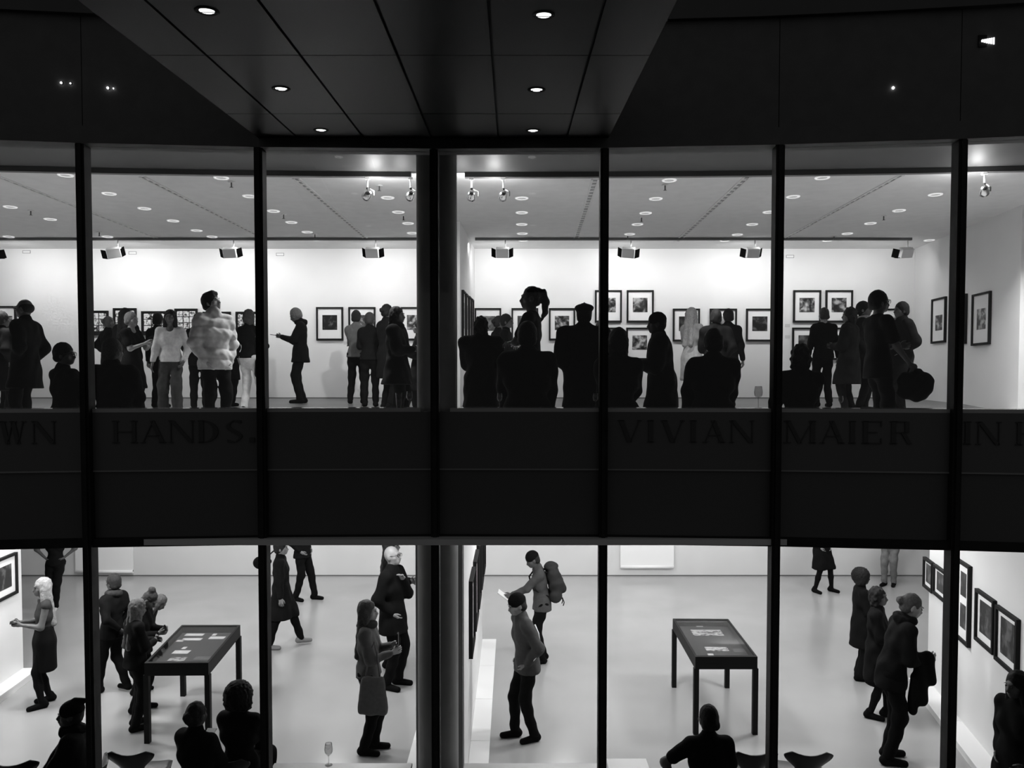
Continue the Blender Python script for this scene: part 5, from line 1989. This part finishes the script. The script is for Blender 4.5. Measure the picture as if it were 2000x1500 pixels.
def slab_thing(name, label, cat, p, size, rot, m, parts=None):
    root = empty(name, p, label, cat)
    root.rotation_euler = rot
    sx, sy, sz = size
    bevel(MB().box(-sx / 2, sx / 2, -sy / 2, sy / 2, -sz / 2, sz / 2).build('case' if 'phone' in name else 'cover', m, root), .003)
    if 'phone' in name:
        MB().box(-sx / 2 + .004, sx / 2 - .004, -sy / 2 + .006, sy / 2 - .006, sz / 2, sz / 2 + .001).build('screen', mat('phone_screen', .02, .1), root)
    else:
        MB().box(-sx / 2 + .003, sx / 2 - .003, -sy / 2 + .003, sy / 2 - .003, sz / 2, sz / 2 + .004).build('page', M_PAPER, root)
    return root


h = hand(u14, 0, .09)
slab_thing('phone', 'dark phone in the hands of the grey-haired man', 'phone', (h.x - .05, h.y, h.z + .01), (.15, .08, .009), (0, R(8), 0), M_BLACK)
h = hand(l10, 0, .10)
slab_thing('phone', 'dark phone held up by the woman in the grey satin shirt', 'phone', (h.x + .01, h.y, h.z + .05), (.014, .07, .14), (0, 0, 0), M_BLACK)
h = hand(l11, 0, .10)
slab_thing('booklet', 'pale booklet held open by the man with the backpack', 'booklet', (h.x - .04, h.y, h.z + .02), (.20, .15, .008), (R(10), R(38), 0), mat('booklet_cover', .45, .6))
h = hand(l2, 0, .08)
slab_thing('phone', 'phone in the hands of the blonde woman', 'phone', (h.x, h.y - .01, h.z + .02), (.08, .12, .010), (0, 0, R(30)), M_BLACK)


def soft_thing(name, label, cat, prims, m, loc, rz=0, h=.012, sc=1.0, disp=None, cuts=(), part='bag_body'):
    f = Field(.02)
    for q in prims:
        if q[0] == 'c':
            f.cone(*q[1:])
        else:
            f.ell(*q[1:])
    for c in cuts:
        f.plane(*c)
    f.disp = disp
    root = empty(name, loc, label, cat, None, rz)
    root.scale = (sc, sc, sc)
    link(part, np_mesh(part, [f.mesh(h)], m), root)
    return root


# backpack of the booklet reader (local -Y is the wearer's forward)
lc = to_world(l11, l11['T'](0, .15, .26))
bp = soft_thing('backpack', 'large dark rucksack on the back of the booklet reader', 'backpack',
                [('c', (.10, .06, -.18), (-.10, .06, -.18), .10, .10), ('c', (.10, .07, .14), (-.10, .07, .14), .105, .105), ('c', (.08, .10, 0), (-.08, .10, 0), .125, .125), ('e', (0, .05, .27), (.15, .11, .07)), ('c', (.07, .20, -.10), (-.07, .20, -.10), .05, .05)],
                cloth(.035), lc, l11['root'].rotation_euler[2], disp=lambda G: .008 * np.sin(G[..., 2] * 38) * np.sin(G[..., 0] * 24))
bp.rotation_euler[0] = R(6)
bp.scale = (l11['sc'],) * 3
for s in (1, -1):
    MB().tube([(s * .10, -.02, .20), (s * .125, -.16, .26), (s * .13, -.285, .12), (s * .13, -.27, -.02), (s * .12, -.02, -.18)], .014, 6).build('shoulder_strap', M_BLACK, bp)
    MB().tube([(s * .06, .17, -.22), (s * .065, .19, -.30), (s * .06, .17, -.35)], .008, 5).build('hanging_strap', M_BLACK, bp)
# tote bag
h = to_world(l10, l10['T'](-.24, -.10, -.12))
tb = soft_thing('tote_bag', 'grey cloth tote bag hanging at the side of the woman in satin', 'bag', [('c', (.0, -.10, .17), (0, .10, .17), .020, .020), ('c', (0, -.13, -.20), (0, .13, -.20), .022, .022), ('c', (0, -.07, .1), (0, -.09, -.14), .075, .075, (1, 0, 0), 2.6), ('c', (0, .07, .1), (0, .09, -.14), .075, .075, (1, 0, 0), 2.6), ('c', (0, 0, .1), (0, 0, -.14), .075, .08, (1, 0, 0), 2.4)],
                cloth(.10), (h.x, h.y, h.z - .05), l10['root'].rotation_euler[2], disp=lambda G: .005 * np.sin(G[..., 1] * 40 + G[..., 2] * 12))
MB().tube([(0, -.08, .18), (-.0, -.05, .45), (.06, -.01, .57), (.02, .04, .45), (0, .08, .18)], .009, 6).build('handle', cloth(.10), tb)
# bag of the tall man
h = hand(u37, 1, .10)
bg = soft_thing('shoulder_bag', 'bulky black bag held low by the tall man with glasses', 'bag', [('c', (-.05, 0, -.14), (.10, 0, -.22), .11, .12), ('c', (.06, 0, -.06), (.12, 0, -.14), .07, .11), ('c', (-.08, 0, -.26), (.07, 0, -.30), .08, .07)],
                cloth(.010), (h.x - .02, h.y, h.z + .02), 0, disp=lambda G: .008 * np.sin(G[..., 0] * 45) * np.sin(G[..., 2] * 38))
MB().tube([(-.06, 0, -.06), (-.03, 0, .02), (.03, 0, .02), (.08, 0, -.03)], .010, 6).build('handle', M_BLACK, bg)
# coat over the arm of the bending man
h = hand(l17, 1, .0)
ct = soft_thing('folded_coat', 'black coat draped over the forearm of the bending man', 'coat', [('c', (-.06, 0, .02), (.10, 0, .03), .06, .055), ('c', (.09, 0, .0), (.12, .02, -.22), .06, .07), ('c', (.02, 0, 0), (.02, 0, -.42), .07, .085, (0, 1, 0), 1.5), ('c', (-.03, .03, -.2), (-.04, .03, -.56), .05, .05)],
                cloth(.009), (h.x - .13, h.y - .07, h.z), 0, disp=lambda G: .008 * np.sin(G[..., 0] * 40 + G[..., 2] * 9), part='draped_cloth')
# round bag left of the second mullion, on the striped coat's back
p = at(505, 1099, 12.6)
rb = soft_thing('round_bag', 'round black bag sticking out left of the second mullion', 'bag', [('e', (0, 0, 0), (.115, .10, .10)), ('c', (0, 0, 0), (.14, 0, .02), .06, .04)], cloth(.010), (p.x + .03, p.y, p.z), 0)
MB().tube([(.08, 0, .06), (.18, 0, .16), (.28, 0, .24)], .012, 6).build('strap', M_BLACK, rb)
# bag by the blouse woman
p = at(297, 678, 13.9)
sb = soft_thing('shoulder_bag', 'black bag on the hidden person left of the light blouse', 'bag', [('e', (0, 0, 0), (.11, .09, .19)), ('c', (.03, 0, .1), (.09, 0, .19), .05, .04)], cloth(.010), (p.x, p.y, p.z), 0)
MB().tube([(.05, 0, .16), (.10, 0, .30), (.14, 0, .40)], .012, 6).build('strap', M_BLACK, sb)
# bag at the woman in white trousers
p = at(507, 718, 13.2)
sb = soft_thing('shoulder_bag', 'black bag hanging beside the white trousers', 'bag', [('c', (0, 0, .08), (0, 0, -.10), .07, .085), ('c', (0, 0, .1), (-.02, 0, .17), .04, .03)], cloth(.010), (p.x, p.y, p.z), 0)
MB().tube([(-.02, 0, .15), (-.05, 0, .35), (-.07, 0, .55)], .010, 6).build('strap', M_BLACK, sb)
# crossbody strap bag of the blonde woman
p = to_world(l2, l2['T'](.16, -.10, .06))
# booklet lit on the lap of the bun silhouette
p = atz(411, 1430, 1.0)
slab_thing('booklet', 'small bright leaflet between the two seated silhouettes at left', 'booklet', (p.x, p.y, p.z), (.09, .10, .006), (R(15), 0, 0), M_PAPER)
